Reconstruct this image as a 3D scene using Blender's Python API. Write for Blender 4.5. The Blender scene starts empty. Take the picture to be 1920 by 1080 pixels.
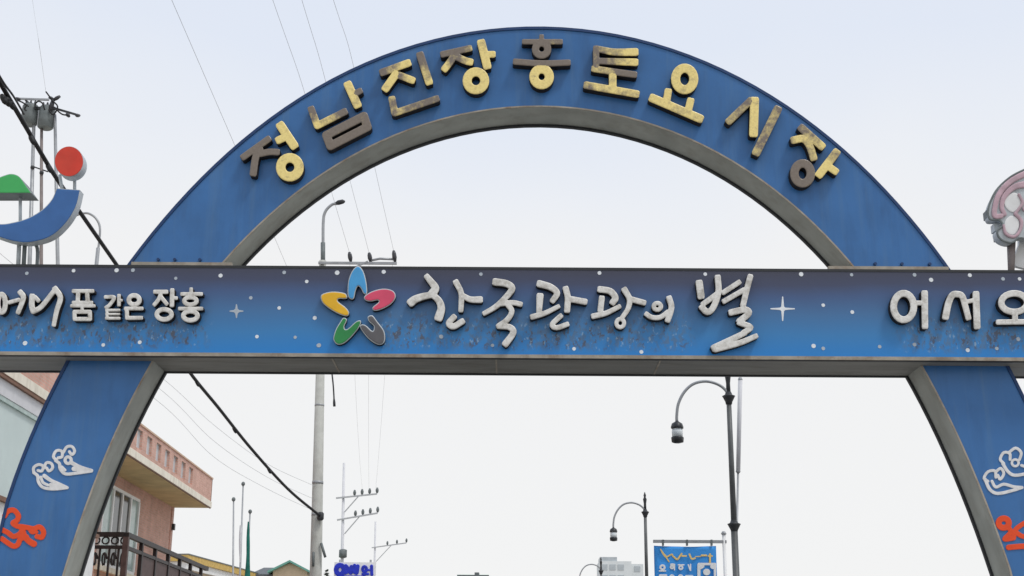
import bpy, math, random
import numpy as np
from mathutils import Vector, Matrix

random.seed(7)
scene = bpy.context.scene
col = scene.collection

# ------------------------------------------------------------------ camera
F = 2500.0                      # focal length in photo pixels (1920 wide)
EYE = 1.6
PITCH = math.atan(760.0 / F)
YAW = 0.0002
ROLL = 0.0060
CAM_M = (Matrix.Rotation(YAW, 4, 'Z') @ Matrix.Rotation(math.pi / 2 + PITCH, 4, 'X') @ Matrix.Rotation(ROLL, 4, 'Z'))
CAM_M = Matrix.Translation((0, 0, EYE)) @ CAM_M
cam_d = bpy.data.cameras.new('camera')
cam_d.sensor_width = 36.0
cam_d.lens = F / 1920.0 * 36.0
cam_d.clip_start = 0.1
cam_d.clip_end = 6000
cam = bpy.data.objects.new('camera', cam_d)
col.objects.link(cam)
cam.matrix_world = CAM_M
scene.camera = cam

# ------------------------------------------------------------------ sky, sun, exposure
SUN_EL, SUN_AZ = math.radians(60), math.radians(128)      # azimuth clockwise from +Y: from the right, behind the camera
world = bpy.data.worlds.new('World')
scene.world = world
world.use_nodes = True
wn, wl = world.node_tree.nodes, world.node_tree.links
wn.clear()
out = wn.new('ShaderNodeOutputWorld')
sky = wn.new('ShaderNodeTexSky')
sky.sky_type = 'NISHITA'
sky.sun_disc = False
sky.sun_elevation = SUN_EL
sky.sun_rotation = SUN_AZ
bg_sky = wn.new('ShaderNodeBackground'); bg_sky.inputs['Strength'].default_value = 0.10
wl.new(sky.outputs['Color'], bg_sky.inputs['Color'])
# thin bright overcast over it: white towards the horizon, faintly blue overhead
tc = wn.new('ShaderNodeTexCoord')
sep = wn.new('ShaderNodeSeparateXYZ'); wl.new(tc.outputs['Generated'], sep.inputs[0])
ramp = wn.new('ShaderNodeValToRGB')
cr = ramp.color_ramp
cr.elements[0].position = 0.0; cr.elements[0].color = (0.925, 0.925, 0.922, 1)
cr.elements[1].position = 1.0; cr.elements[1].color = (0.70, 0.78, 0.93, 1)
e = cr.elements.new(0.33); e.color = (0.92, 0.92, 0.922, 1)
e = cr.elements.new(0.40); e.color = (0.87, 0.895, 0.94, 1)
e = cr.elements.new(0.50); e.color = (0.785, 0.84, 0.945, 1)
noi = wn.new('ShaderNodeTexNoise'); noi.inputs['Scale'].default_value = 1.7; noi.inputs['Detail'].default_value = 3.0
wl.new(tc.outputs['Generated'], noi.inputs['Vector'])
ma = wn.new('ShaderNodeMath'); ma.operation = 'MULTIPLY_ADD'
wl.new(noi.outputs['Fac'], ma.inputs[0]); ma.inputs[1].default_value = 0.34
mb_ = wn.new('ShaderNodeMath'); mb_.operation = 'SUBTRACT'
wl.new(sep.outputs['Z'], mb_.inputs[0]); mb_.inputs[1].default_value = 0.17
wl.new(mb_.outputs[0], ma.inputs[2])
wl.new(ma.outputs[0], ramp.inputs['Fac'])
bg_cl = wn.new('ShaderNodeBackground'); bg_cl.inputs['Strength'].default_value = 1.0
wl.new(ramp.outputs['Color'], bg_cl.inputs['Color'])
mixw = wn.new('ShaderNodeMixShader'); mixw.inputs[0].default_value = 0.95
wl.new(bg_sky.outputs[0], mixw.inputs[1]); wl.new(bg_cl.outputs[0], mixw.inputs[2])
wl.new(mixw.outputs[0], out.inputs['Surface'])

sun_d = bpy.data.lights.new('sun', 'SUN')
sun_d.energy = 1.5
sun_d.angle = math.radians(12)
sun_d.color = (1.0, 0.965, 0.91)
sun = bpy.data.objects.new('sun', sun_d)
col.objects.link(sun)
sd = Vector((math.sin(SUN_AZ) * math.cos(SUN_EL), math.cos(SUN_AZ) * math.cos(SUN_EL), math.sin(SUN_EL)))
sun.rotation_euler = (-sd).to_track_quat('-Z', 'Y').to_euler()
sun.location = (30, -20, 60)

vs = scene.view_settings
vs.view_transform = 'Standard'; vs.look = 'None'; vs.exposure = 0.0; vs.gamma = 1.0
vs.use_curve_mapping = False
scene.cycles.max_bounces = 6

# ------------------------------------------------------------------ pixel -> place
RM = np.array(CAM_M.to_3x3())
ORG = np.array([0.0, 0.0, EYE])

def rays(u, v):
    u = np.asarray(u, float); v = np.asarray(v, float)
    d = np.stack([(u - 960) / F, (540 - v) / F, -np.ones_like(u)], -1)
    return d @ RM.T

def at(u, v, Y):
    """point of the vertical plane y = Y seen at photo pixel (u, v)"""
    d = rays(u, v)
    p = ORG + d * (Y / d[..., 1:2])
    return Vector(p.tolist()) if p.ndim == 1 else p

def hit(u, v, p0, n):
    d = Vector(rays(u, v).tolist()); o = Vector((0, 0, EYE))
    return o + d * ((Vector(p0) - o).dot(n) / d.dot(n))

# ------------------------------------------------------------------ materials
def mat(name, color, rough=0.6, metal=0.0, var=0.12, scale=6.0, bump=0.0, bscale=40.0, dirt=0.0, dirt_col=(0.08, 0.06, 0.045), spec=0.4, coat=0.0, stretch=(1, 1, 1), dscale=2.2):
    m = bpy.data.materials.new(name)
    m.use_nodes = True
    nt = m.node_tree; N, L = nt.nodes, nt.links
    b = N['Principled BSDF']
    b.inputs['Roughness'].default_value = rough
    b.inputs['Metallic'].default_value = metal
    b.inputs['Specular IOR Level'].default_value = spec
    b.inputs['Coat Weight'].default_value = coat
    t = N.new('ShaderNodeTexCoord')
    mp = N.new('ShaderNodeMapping'); mp.inputs['Scale'].default_value = stretch
    L.new(t.outputs['Object'], mp.inputs[0])
    n = N.new('ShaderNodeTexNoise'); n.inputs['Scale'].default_value = scale; n.inputs['Detail'].default_value = 6
    L.new(mp.outputs[0], n.inputs['Vector'])
    r = N.new('ShaderNodeValToRGB')
    c = Vector(color)
    lo, hi = c * (1 - var), c * (1 + var)
    r.color_ramp.elements[0].position = 0.3; r.color_ramp.elements[0].color = (*lo, 1)
    r.color_ramp.elements[1].position = 0.7; r.color_ramp.elements[1].color = (*hi, 1)
    L.new(n.outputs['Fac'], r.inputs['Fac'])
    last = r.outputs['Color']
    if dirt > 0:
        d = N.new('ShaderNodeTexNoise'); d.inputs['Scale'].default_value = dscale; d.inputs['Detail'].default_value = 9; d.inputs['Roughness'].default_value = 0.7
        L.new(mp.outputs[0], d.inputs['Vector'])
        dr = N.new('ShaderNodeValToRGB')
        dr.color_ramp.elements[0].position = 0.5; dr.color_ramp.elements[0].color = (0, 0, 0, 1)
        dr.color_ramp.elements[1].position = 0.75; dr.color_ramp.elements[1].color = (dirt, dirt, dirt, 1)
        L.new(d.outputs['Fac'], dr.inputs['Fac'])
        mx = N.new('ShaderNodeMix'); mx.data_type = 'RGBA'
        L.new(dr.outputs['Color'], mx.inputs['Factor'])
        L.new(last, mx.inputs['A']); mx.inputs['B'].default_value = (*dirt_col, 1)
        last = mx.outputs['Result']
    L.new(last, b.inputs['Base Color'])
    if bump > 0:
        bn = N.new('ShaderNodeTexNoise'); bn.inputs['Scale'].default_value = bscale; bn.inputs['Detail'].default_value = 4
        L.new(mp.outputs[0], bn.inputs['Vector'])
        bp = N.new('ShaderNodeBump'); bp.inputs['Strength'].default_value = bump; bp.inputs['Distance'].default_value = 0.01
        L.new(bn.outputs['Fac'], bp.inputs['Height'])
        L.new(bp.outputs[0], b.inputs['Normal'])
    return m

def brick_mat(name, c1, c2, mortar, scale=1.0):
    m = bpy.data.materials.new(name); m.use_nodes = True
    N, L = m.node_tree.nodes, m.node_tree.links
    b = N['Principled BSDF']; b.inputs['Roughness'].default_value = 0.85
    t = N.new('ShaderNodeTexCoord'); s = N.new('ShaderNodeSeparateXYZ'); L.new(t.outputs['Object'], s.inputs[0])
    a = N.new('ShaderNodeMath'); a.operation = 'ADD'; L.new(s.outputs['X'], a.inputs[0]); L.new(s.outputs['Y'], a.inputs[1])
    cmb = N.new('ShaderNodeCombineXYZ'); L.new(a.outputs[0], cmb.inputs['X']); L.new(s.outputs['Z'], cmb.inputs['Y'])
    br = N.new('ShaderNodeTexBrick')
    br.inputs['Scale'].default_value = scale
    br.inputs['Color1'].default_value = (*c1, 1); br.inputs['Color2'].default_value = (*c2, 1); br.inputs['Mortar'].default_value = (*mortar, 1)
    br.inputs['Brick Width'].default_value = 0.21; br.inputs['Row Height'].default_value = 0.07; br.inputs['Mortar Size'].default_value = 0.007
    L.new(cmb.outputs[0], br.inputs['Vector'])
    n = N.new('ShaderNodeTexNoise'); n.inputs['Scale'].default_value = 1.2; n.inputs['Detail'].default_value = 8
    L.new(t.outputs['Object'], n.inputs['Vector'])
    mx = N.new('ShaderNodeMix'); mx.data_type = 'RGBA'; mx.blend_type = 'MULTIPLY'; mx.inputs['Factor'].default_value = 0.5
    L.new(br.outputs['Color'], mx.inputs['A'])
    r = N.new('ShaderNodeValToRGB'); r.color_ramp.elements[0].position = 0.3; r.color_ramp.elements[0].color = (0.55, 0.52, 0.5, 1); r.color_ramp.elements[1].position = 0.65
    L.new(n.outputs['Fac'], r.inputs['Fac']); L.new(r.outputs['Color'], mx.inputs['B'])
    L.new(mx.outputs['Result'], b.inputs['Base Color'])
    bp = N.new('ShaderNodeBump'); bp.inputs['Strength'].default_value = 0.6; bp.inputs['Distance'].default_value = 0.01; bp.invert = True
    L.new(br.outputs['Fac'], bp.inputs['Height']); L.new(bp.outputs[0], b.inputs['Normal'])
    return m

def letter_mat(name, bright, dull, attr=True):
    """weathered letter face: the 'gilding' of each stroke says how much of its coating is left"""
    m = bpy.data.materials.new(name); m.use_nodes = True
    N, L = m.node_tree.nodes, m.node_tree.links
    b = N['Principled BSDF']; b.inputs['Roughness'].default_value = 0.32
    t = N.new('ShaderNodeTexCoord')
    n = N.new('ShaderNodeTexNoise'); n.inputs['Scale'].default_value = 9; n.inputs['Detail'].default_value = 9; n.inputs['Roughness'].default_value = 0.72
    L.new(t.outputs['Object'], n.inputs['Vector'])
    at_ = N.new('ShaderNodeAttribute'); at_.attribute_name = 'gilding'
    a = N.new('ShaderNodeMath'); a.operation = 'MULTIPLY_ADD'; L.new(n.outputs['Fac'], a.inputs[0]); a.inputs[1].default_value = 2.6
    s = N.new('ShaderNodeMath'); s.operation = 'MULTIPLY_ADD'; L.new(at_.outputs['Fac'], s.inputs[0]); s.inputs[1].default_value = 1.35; s.inputs[2].default_value = -1.62
    L.new(s.outputs[0], a.inputs[2])
    r = N.new('ShaderNodeValToRGB')
    r.color_ramp.elements[0].position = 0.15; r.color_ramp.elements[0].color = (*dull, 1)
    r.color_ramp.elements[1].position = 0.85; r.color_ramp.elements[1].color = (*bright, 1)
    L.new(a.outputs[0], r.inputs['Fac'])
    n2 = N.new('ShaderNodeTexNoise'); n2.inputs['Scale'].default_value = 45; n2.inputs['Detail'].default_value = 4
    L.new(t.outputs['Object'], n2.inputs['Vector'])
    mx = N.new('ShaderNodeMix'); mx.data_type = 'RGBA'; mx.blend_type = 'MULTIPLY'; mx.inputs['Factor'].default_value = 0.22
    r2 = N.new('ShaderNodeValToRGB'); r2.color_ramp.elements[0].position = 0.35; r2.color_ramp.elements[0].color = (0.5, 0.42, 0.34, 1); r2.color_ramp.elements[1].position = 0.6
    L.new(n2.outputs['Fac'], r2.inputs['Fac']); L.new(r.outputs['Color'], mx.inputs['A']); L.new(r2.outputs['Color'], mx.inputs['B'])
    L.new(mx.outputs['Result'], b.inputs['Base Color'])
    return m

M = {}
M['blue'] = mat('blue painted steel', (0.045, 0.158, 0.385), 0.34, var=0.07, scale=2.5, dirt=0.25, dirt_col=(0.04, 0.10, 0.21), spec=0.35, bump=0.05, bscale=3)
def streaks(m, amount, colr, sx=9.0, sz=0.5):
    nt = m.node_tree; N, L = nt.nodes, nt.links
    b = N['Principled BSDF']; src = b.inputs['Base Color'].links[0].from_socket
    t = N.new('ShaderNodeTexCoord'); mp = N.new('ShaderNodeMapping'); mp.inputs['Scale'].default_value = (sx, sx, sz)
    L.new(t.outputs['Object'], mp.inputs[0])
    n = N.new('ShaderNodeTexNoise'); n.inputs['Scale'].default_value = 1.0; n.inputs['Detail'].default_value = 7; n.inputs['Roughness'].default_value = 0.62
    L.new(mp.outputs[0], n.inputs['Vector'])
    mr = N.new('ShaderNodeMapRange'); mr.inputs['From Min'].default_value = 0.50; mr.inputs['From Max'].default_value = 0.75; mr.inputs['To Max'].default_value = amount
    L.new(n.outputs['Fac'], mr.inputs['Value'])
    mx = N.new('ShaderNodeMix'); mx.data_type = 'RGBA'; L.new(mr.outputs[0], mx.inputs['Factor']); L.new(src, mx.inputs['A']); mx.inputs['B'].default_value = (*colr, 1)
    L.new(mx.outputs['Result'], b.inputs['Base Color'])
streaks(M['blue'], 0.55, (0.10, 0.20, 0.34))
streaks(M['blue'], 0.45, (0.022, 0.075, 0.19), 5.0, 0.9)
M['blue_trim'] = mat('dark blue edge', (0.012, 0.045, 0.14), 0.5, var=0.15)
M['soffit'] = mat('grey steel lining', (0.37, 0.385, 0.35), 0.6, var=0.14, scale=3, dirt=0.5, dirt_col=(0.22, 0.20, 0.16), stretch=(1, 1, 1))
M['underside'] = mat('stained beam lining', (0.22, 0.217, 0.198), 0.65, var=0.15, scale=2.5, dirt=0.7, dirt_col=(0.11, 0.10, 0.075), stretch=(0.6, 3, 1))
M['rim'] = mat('weathered grey rim', (0.36, 0.32, 0.26), 0.6, var=0.2, scale=8, dirt=0.8, dirt_col=(0.16, 0.085, 0.04), dscale=5)
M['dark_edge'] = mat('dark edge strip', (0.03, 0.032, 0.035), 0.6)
M['gold'] = letter_mat('peeling gold leaf', (0.95, 0.76, 0.28), (0.215, 0.175, 0.14))
M['silver'] = letter_mat('weathered white letter', (0.80, 0.785, 0.74), (0.33, 0.30, 0.25))
M['letter_side'] = mat('letter return', (0.022, 0.017, 0.014), 0.7, var=0.4, scale=20)
M['dot'] = mat('printed star white', (0.80, 0.83, 0.85), 0.5, var=0.1, scale=30)
M['dot_dim'] = mat('printed star faint', (0.45, 0.50, 0.55), 0.5, var=0.1, scale=30)
M['white_paint'] = mat('white paint', (0.78, 0.78, 0.77), 0.5, var=0.06, dirt=0.25, dirt_col=(0.4, 0.37, 0.33))
M['emblem_white'] = mat('white emblem', (0.76, 0.75, 0.74), 0.5, var=0.10, scale=25, dirt=0.35, dirt_col=(0.35, 0.3, 0.3), dscale=9)
M['emblem_red'] = mat('orange red emblem', (0.80, 0.075, 0.012), 0.5, var=0.08)
M['sun_red'] = mat('red acrylic', (0.66, 0.045, 0.022), 0.35, var=0.10, scale=6, dirt=0.2, dirt_col=(0.5, 0.1, 0.05))
M['sea_blue'] = mat('blue acrylic', (0.04, 0.135, 0.36), 0.35, var=0.10, scale=5, dirt=0.2, dirt_col=(0.05, 0.1, 0.2))
M['hill_green'] = mat('green acrylic', (0.055, 0.42, 0.11), 0.4, var=0.08, scale=5)
M['return_grey'] = mat('pale grey return', (0.50, 0.54, 0.56), 0.4, var=0.10, dirt=0.4, dirt_col=(0.2, 0.2, 0.19))
M['mauve'] = mat('faded mauve face', (0.52, 0.355, 0.40), 0.5, var=0.2, scale=9, dirt=0.4, dirt_col=(0.3, 0.27, 0.28))
M['pet_blue'] = mat('sky blue petal', (0.065, 0.34, 0.66), 0.4, var=0.08)
M['pet_red'] = mat('rose petal', (0.70, 0.075, 0.15), 0.4, var=0.08)
M['pet_yellow'] = mat('amber petal', (0.82, 0.46, 0.018), 0.4, var=0.08)
M['pet_green'] = mat('green petal', (0.025, 0.25, 0.065), 0.4, var=0.10)
M['pet_grey'] = mat('faded grey petal', (0.115, 0.11, 0.115), 0.5, var=0.18)
M['concrete'] = mat('pole concrete', (0.50, 0.50, 0.46), 0.85, var=0.12, scale=5, dirt=0.3, dirt_col=(0.24, 0.22, 0.19), bump=0.2)
M['galv'] = mat('galvanised steel', (0.36, 0.37, 0.38), 0.45, metal=0.3, var=0.12)
M['dark_metal'] = mat('dark painted metal', (0.035, 0.037, 0.04), 0.45, var=0.25)
M['lamp_metal'] = mat('lamp post paint', (0.11, 0.115, 0.115), 0.45, var=0.2, dirt=0.3, dirt_col=(0.1, 0.1, 0.09))
M['black'] = mat('black rubber cable', (0.012, 0.012, 0.013), 0.6, var=0.3)
M['wire'] = mat('weathered wire', (0.50, 0.51, 0.52), 0.6, var=0.1)
M['rust_pole'] = mat('brownish steel tube', (0.22, 0.185, 0.175), 0.6, var=0.2)
M['transformer'] = mat('transformer grey', (0.15, 0.17, 0.17), 0.5, var=0.2, dirt=0.4, dirt_col=(0.07, 0.06, 0.055))
M['porcelain'] = mat('dark porcelain', (0.05, 0.05, 0.055), 0.3, var=0.3)
M['lantern_glass'] = mat('frosted lantern glass', (0.72, 0.76, 0.77), 0.3, var=0.05)
M['brick_pink'] = brick_mat('pink brick', (0.78, 0.45, 0.36), (0.66, 0.36, 0.28), (0.66, 0.54, 0.46))
M['cap_stone'] = mat('peach coping', (0.62, 0.44, 0.32), 0.7, var=0.12, dirt=0.3, dirt_col=(0.3, 0.2, 0.14))
M['cream'] = mat('cream paint', (0.84, 0.78, 0.66), 0.7, var=0.06, dirt=0.35, dirt_col=(0.45, 0.38, 0.28))
M['ochre'] = mat('ochre underside', (0.60, 0.47, 0.24), 0.8, var=0.12, scale=2, dirt=0.5, dirt_col=(0.32, 0.25, 0.15))
M['glass_grey'] = mat('grey glass block', (0.62, 0.66, 0.68), 0.2, var=0.15, scale=3)
M['frame_white'] = mat('white window frame', (0.84, 0.84, 0.83), 0.4, var=0.04)
M['glass_dark'] = mat('dark glass', (0.035, 0.04, 0.04), 0.08, var=0.3, spec=0.6)
M['glass_mint'] = mat('pale green glass', (0.36, 0.47, 0.44), 0.15, var=0.15, spec=0.6)
M['iron'] = mat('black wrought iron', (0.022, 0.016, 0.016), 0.5, var=0.3)
M['brown_panel'] = mat('brown screen', (0.085, 0.052, 0.048), 0.6, var=0.2)
M['mint'] = mat('mint render', (0.60, 0.69, 0.67), 0.8, var=0.05, scale=1.5, dirt=0.15, dirt_col=(0.5, 0.55, 0.52))
M['lilac'] = mat('pale fascia', (0.66, 0.66, 0.68), 0.6, var=0.06)
M['brown_line'] = mat('brown flashing', (0.20, 0.10, 0.06), 0.6, var=0.2)
M['yellow_eave'] = mat('yellow eave', (0.62, 0.42, 0.12), 0.6, var=0.15)
M['green_roof'] = mat('green sheet roof', (0.16, 0.40, 0.33), 0.5, var=0.12, stretch=(8, 1, 1))
M['roof_dark'] = mat('dark roof', (0.12, 0.13, 0.14), 0.7, var=0.2)
M['peach'] = mat('peach render', (0.66, 0.53, 0.38), 0.8, var=0.08)
M['flag'] = mat('dark green flag', (0.012, 0.15, 0.115), 0.8, var=0.25)
M['sign_blue'] = mat('sign blue letters', (0.012, 0.03, 0.50), 0.4, var=0.2)
M['banner_blue'] = mat('banner cloth', (0.05, 0.32, 0.80), 0.7, var=0.12, scale=4)
M['banner_yellow'] = mat('banner yellow print', (0.85, 0.60, 0.20), 0.7)
M['apartment'] = mat('far pale wall', (0.72, 0.75, 0.75), 0.8, var=0.05, scale=0.3)  # fading by distance is put into this pale wall colour
M['apartment_window'] = mat('far window', (0.48, 0.52, 0.54), 0.4, var=0.15, scale=0.5)
M['asphalt'] = mat('asphalt', (0.085, 0.085, 0.085), 0.9, var=0.2, scale=8, bump=0.4, bscale=80)
M['paving'] = mat('concrete paving', (0.42, 0.40, 0.37), 0.9, var=0.12, scale=3)
M['ground'] = mat('town ground', (0.32, 0.30, 0.27), 0.95, var=0.2, scale=0.4)
M['marking'] = mat('road paint', (0.78, 0.77, 0.72), 0.7, var=0.1)
M['bark'] = mat('bark', (0.10, 0.07, 0.05), 0.9, var=0.3)
M['leaf'] = mat('conifer leaf', (0.03, 0.075, 0.04), 0.8, var=0.4, scale=3)

streaks(M['soffit'], 0.45, (0.20, 0.18, 0.14), 6.0, 1.2)
streaks(M['cream'], 0.5, (0.40, 0.33, 0.24), 4.0, 0.6)
streaks(M['brick_pink'], 0.35, (0.30, 0.19, 0.15), 3.0, 0.35)
streaks(M['return_grey'], 0.5, (0.22, 0.21, 0.19), 14.0, 1.5)
streaks(M['concrete'], 0.4, (0.30, 0.28, 0.25), 14.0, 0.4)

# sign panel of the crossbeam: printed night sky and rust stains below the letters
def sign_panel_mat(z0, z1, ranges):
    m = bpy.data.materials.new('printed night sky'); m.use_nodes = True
    N, L = m.node_tree.nodes, m.node_tree.links
    b = N['Principled BSDF']; b.inputs['Roughness'].default_value = 0.42
    t = N.new('ShaderNodeTexCoord'); s = N.new('ShaderNodeSeparateXYZ'); L.new(t.outputs['Object'], s.inputs[0])
    mr = N.new('ShaderNodeMapRange'); mr.inputs['From Min'].default_value = z0; mr.inputs['From Max'].default_value = z1
    L.new(s.outputs['Z'], mr.inputs['Value'])
    pn = N.new('ShaderNodeTexNoise'); pn.inputs['Scale'].default_value = 1.1; pn.inputs['Detail'].default_value = 4
    L.new(t.outputs['Object'], pn.inputs['Vector'])
    add = N.new('ShaderNodeMath'); add.operation = 'MULTIPLY_ADD'; L.new(pn.outputs['Fac'], add.inputs[0]); add.inputs[1].default_value = 0.12
    sb = N.new('ShaderNodeMath'); sb.operation = 'SUBTRACT'; L.new(mr.outputs[0], sb.inputs[0]); sb.inputs[1].default_value = 0.06
    L.new(sb.outputs[0], add.inputs[2])
    r = N.new('ShaderNodeValToRGB')
    c = r.color_ramp
    c.elements[0].position = 0.0; c.elements[0].color = (0.010, 0.215, 0.60, 1)
    c.elements[1].position = 1.0; c.elements[1].color = (0.048, 0.051, 0.082, 1)
    for p, cc in ((0.25, (0.034, 0.21, 0.49)), (0.5, (0.050, 0.165, 0.36)), (0.72, (0.050, 0.100, 0.23)), (0.85, (0.049, 0.063, 0.125))):
        e = c.elements.new(p); e.color = (*cc, 1)
    L.new(add.outputs[0], r.inputs['Fac'])
    # stains
    mp = N.new('ShaderNodeMapping'); mp.inputs['Scale'].default_value = (1, 1, 0.55); L.new(t.outputs['Object'], mp.inputs[0])
    n = N.new('ShaderNodeTexNoise'); n.inputs['Scale'].default_value = 24; n.inputs['Detail'].default_value = 6; n.inputs['Roughness'].default_value = 0.7
    L.new(mp.outputs[0], n.inputs['Vector'])
    band = N.new('ShaderNodeValToRGB'); bc = band.color_ramp
    bc.elements[0].position = 0.02; bc.elements[0].color = (0, 0, 0, 1)
    bc.elements[1].position = 0.55; bc.elements[1].color = (0, 0, 0, 1)
    e = bc.elements.new(0.12); e.color = (1, 1, 1, 1)
    e = bc.elements.new(0.30); e.color = (1, 1, 1, 1)
    L.new(mr.outputs[0], band.inputs['Fac'])
    total = None
    for x0, x1 in ranges:
        a = N.new('ShaderNodeMapRange'); a.interpolation_type = 'SMOOTHSTEP'
        a.inputs['From Min'].default_value = x0 - 0.12; a.inputs['From Max'].default_value = x0 + 0.12; L.new(s.outputs['X'], a.inputs['Value'])
        d = N.new('ShaderNodeMapRange'); d.interpolation_type = 'SMOOTHSTEP'
        d.inputs['From Min'].default_value = x1 + 0.12; d.inputs['From Max'].default_value = x1 - 0.12; L.new(s.outputs['X'], d.inputs['Value'])
        mu = N.new('ShaderNodeMath'); mu.operation = 'MULTIPLY'; L.new(a.outputs[0], mu.inputs[0]); L.new(d.outputs[0], mu.inputs[1])
        if total is None: total = mu
        else:
            ad = N.new('ShaderNodeMath'); ad.operation = 'MAXIMUM'; L.new(total.outputs[0], ad.inputs[0]); L.new(mu.outputs[0], ad.inputs[1]); total = ad
    zone = N.new('ShaderNodeMath'); zone.operation = 'MULTIPLY'; L.new(band.outputs['Color'], zone.inputs[0]); L.new(total.outputs[0], zone.inputs[1])
    def spots(seed_off, lo, hi, colr, prev, amount):
        n1 = N.new('ShaderNodeTexNoise'); n1.inputs['Scale'].default_value = 23; n1.inputs['Detail'].default_value = 5; n1.inputs['Roughness'].default_value = 0.6
        m2 = N.new('ShaderNodeMapping'); m2.inputs['Location'].default_value = (seed_off, seed_off, 0); m2.inputs['Scale'].default_value = (1, 1, 0.6)
        L.new(t.outputs['Object'], m2.inputs[0]); L.new(m2.outputs[0], n1.inputs['Vector'])
        rr = N.new('ShaderNodeMapRange'); rr.inputs['From Min'].default_value = lo; rr.inputs['From Max'].default_value = hi
        L.new(n1.outputs['Fac'], rr.inputs['Value'])
        f = N.new('ShaderNodeMath'); f.operation = 'MULTIPLY'; L.new(rr.outputs[0], f.inputs[0]); L.new(zone.outputs[0], f.inputs[1])
        g = N.new('ShaderNodeMath'); g.operation = 'MULTIPLY'; L.new(f.outputs[0], g.inputs[0]); g.inputs[1].default_value = amount
        mx = N.new('ShaderNodeMix'); mx.data_type = 'RGBA'; L.new(g.outputs[0], mx.inputs['Factor']); L.new(prev, mx.inputs['A']); mx.inputs['B'].default_value = (*colr, 1)
        return mx.outputs['Result']
    c1 = spots(0.0, 0.46, 0.60, (0.085, 0.16, 0.27), r.outputs['Color'], 0.75)
    c2 = spots(7.3, 0.57, 0.615, (0.085, 0.068, 0.06), c1, 0.72)
    c3 = spots(13.1, 0.60, 0.655, (0.30, 0.45, 0.60), c2, 0.6)
    L.new(c3, b.inputs['Base Color'])
    return m

# ------------------------------------------------------------------ mesh helpers
class MB:
    def __init__(s): s.v = []; s.f = []; s.mi = []; s.sm = []
    def add(s, vs, fs, mi=0, smooth=False):
        o = len(s.v); s.v += [tuple(v) for v in vs]
        for f in fs: s.f.append([i + o for i in f]); s.mi.append(mi); s.sm.append(smooth)
        return s
    def box(s, x0, y0, z0, x1, y1, z1, mi=0):
        v = [(x0,y0,z0),(x1,y0,z0),(x1,y1,z0),(x0,y1,z0),(x0,y0,z1),(x1,y0,z1),(x1,y1,z1),(x0,y1,z1)]
        return s.add(v, [(0,3,2,1),(4,5,6,7),(0,1,5,4),(1,2,6,5),(2,3,7,6),(3,0,4,7)], mi)
    def bar(s, a, b, w, h=None, mi=0):
        """square bar from a to b"""
        a, b = Vector(a), Vector(b); d = (b - a).normalized(); h = h or w
        up = Vector((0, 0, 1)) if abs(d.z) < 0.95 else Vector((0, 1, 0))
        r = d.cross(up).normalized(); u = r.cross(d)
        v = []
        for p in (a, b):
            for sx, sy in ((-1,-1),(1,-1),(1,1),(-1,1)): v.append(p + r * sx * w / 2 + u * sy * h / 2)
        return s.add(v, [(3,2,1,0),(4,5,6,7),(0,1,5,4),(1,2,6,5),(2,3,7,6),(3,0,4,7)], mi)
    def tube(s, pts, r, n=8, mi=0, cap=True):
        pts = [Vector(p) for p in pts]
        rs = r if isinstance(r, (list, tuple)) else [r] * len(pts)
        v, f = [], []
        ref = None
        for i, p in enumerate(pts):
            d = (pts[min(i + 1, len(pts) - 1)] - pts[max(i - 1, 0)]).normalized()
            if ref is None:
                ref = Vector((1, 0, 0)) if abs(d.x) < 0.9 else Vector((0, 0, 1))
            a = (ref - d * ref.dot(d)).normalized(); ref = a; b = d.cross(a)
            for k in range(n):
                t = 2 * math.pi * k / n
                v.append(p + (a * math.cos(t) + b * math.sin(t)) * rs[i])
        for i in range(len(pts) - 1):
            for k in range(n):
                f.append((i*n+k, i*n+(k+1)%n, (i+1)*n+(k+1)%n, (i+1)*n+k))
        s.add(v, f, mi, True)
        if cap:
            o = len(s.v) - len(v)
            s.f.append([o + k for k in range(n)][::-1]); s.mi.append(mi); s.sm.append(False)
            q = o + (len(pts)-1)*n
            s.f.append([q + k for k in range(n)]); s.mi.append(mi); s.sm.append(False)
        return s
    def lathe(s, prof, c=(0,0,0), n=16, mi=0):
        c = Vector(c)
        v = [c + Vector((r*math.cos(2*math.pi*k/n), r*math.sin(2*math.pi*k/n), z)) for r, z in prof for k in range(n)]
        f = [(i*n+k, i*n+(k+1)%n, (i+1)*n+(k+1)%n, (i+1)*n+k) for i in range(len(prof)-1) for k in range(n)]
        s.add(v, f, mi, True)
        o = len(s.v) - len(v)
        s.f.append([o+k for k in range(n)][::-1]); s.mi.append(mi); s.sm.append(False)
        q = o + (len(prof)-1)*n
        s.f.append([q+k for k in range(n)]); s.mi.append(mi); s.sm.append(False)
        return s
    def prism(s, poly, y0, y1, mi=0, side_mi=None):
        """polygon of (x, z), front at y0 (nearer), back at y1"""
        n = len(poly)
        area = sum(poly[i][0]*poly[(i+1)%n][1]-poly[(i+1)%n][0]*poly[i][1] for i in range(n))
        if area < 0: poly = poly[::-1]
        v = [(x, y0, z) for x, z in poly] + [(x, y1, z) for x, z in poly]
        s.add(v, [list(range(n)), list(range(2*n-1, n-1, -1))], mi)
        o = len(s.v) - 2*n
        for i in range(n):
            j = (i+1) % n
            s.f.append([o+j, o+i, o+n+i, o+n+j]); s.mi.append(mi if side_mi is None else side_mi); s.sm.append(False)
        return s
    def mesh(s, name, mats):
        me = bpy.data.meshes.new(name)
        me.from_pydata(s.v, [], s.f)
        for m in (mats if isinstance(mats, (list, tuple)) else [mats]): me.materials.append(m)
        me.polygons.foreach_set('material_index', s.mi)
        me.polygons.foreach_set('use_smooth', s.sm)
        me.update()
        return me
    def build(s, name, mats, parent=None, **kw):
        return link(name, s.mesh(name, mats), parent, **kw)

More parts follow.
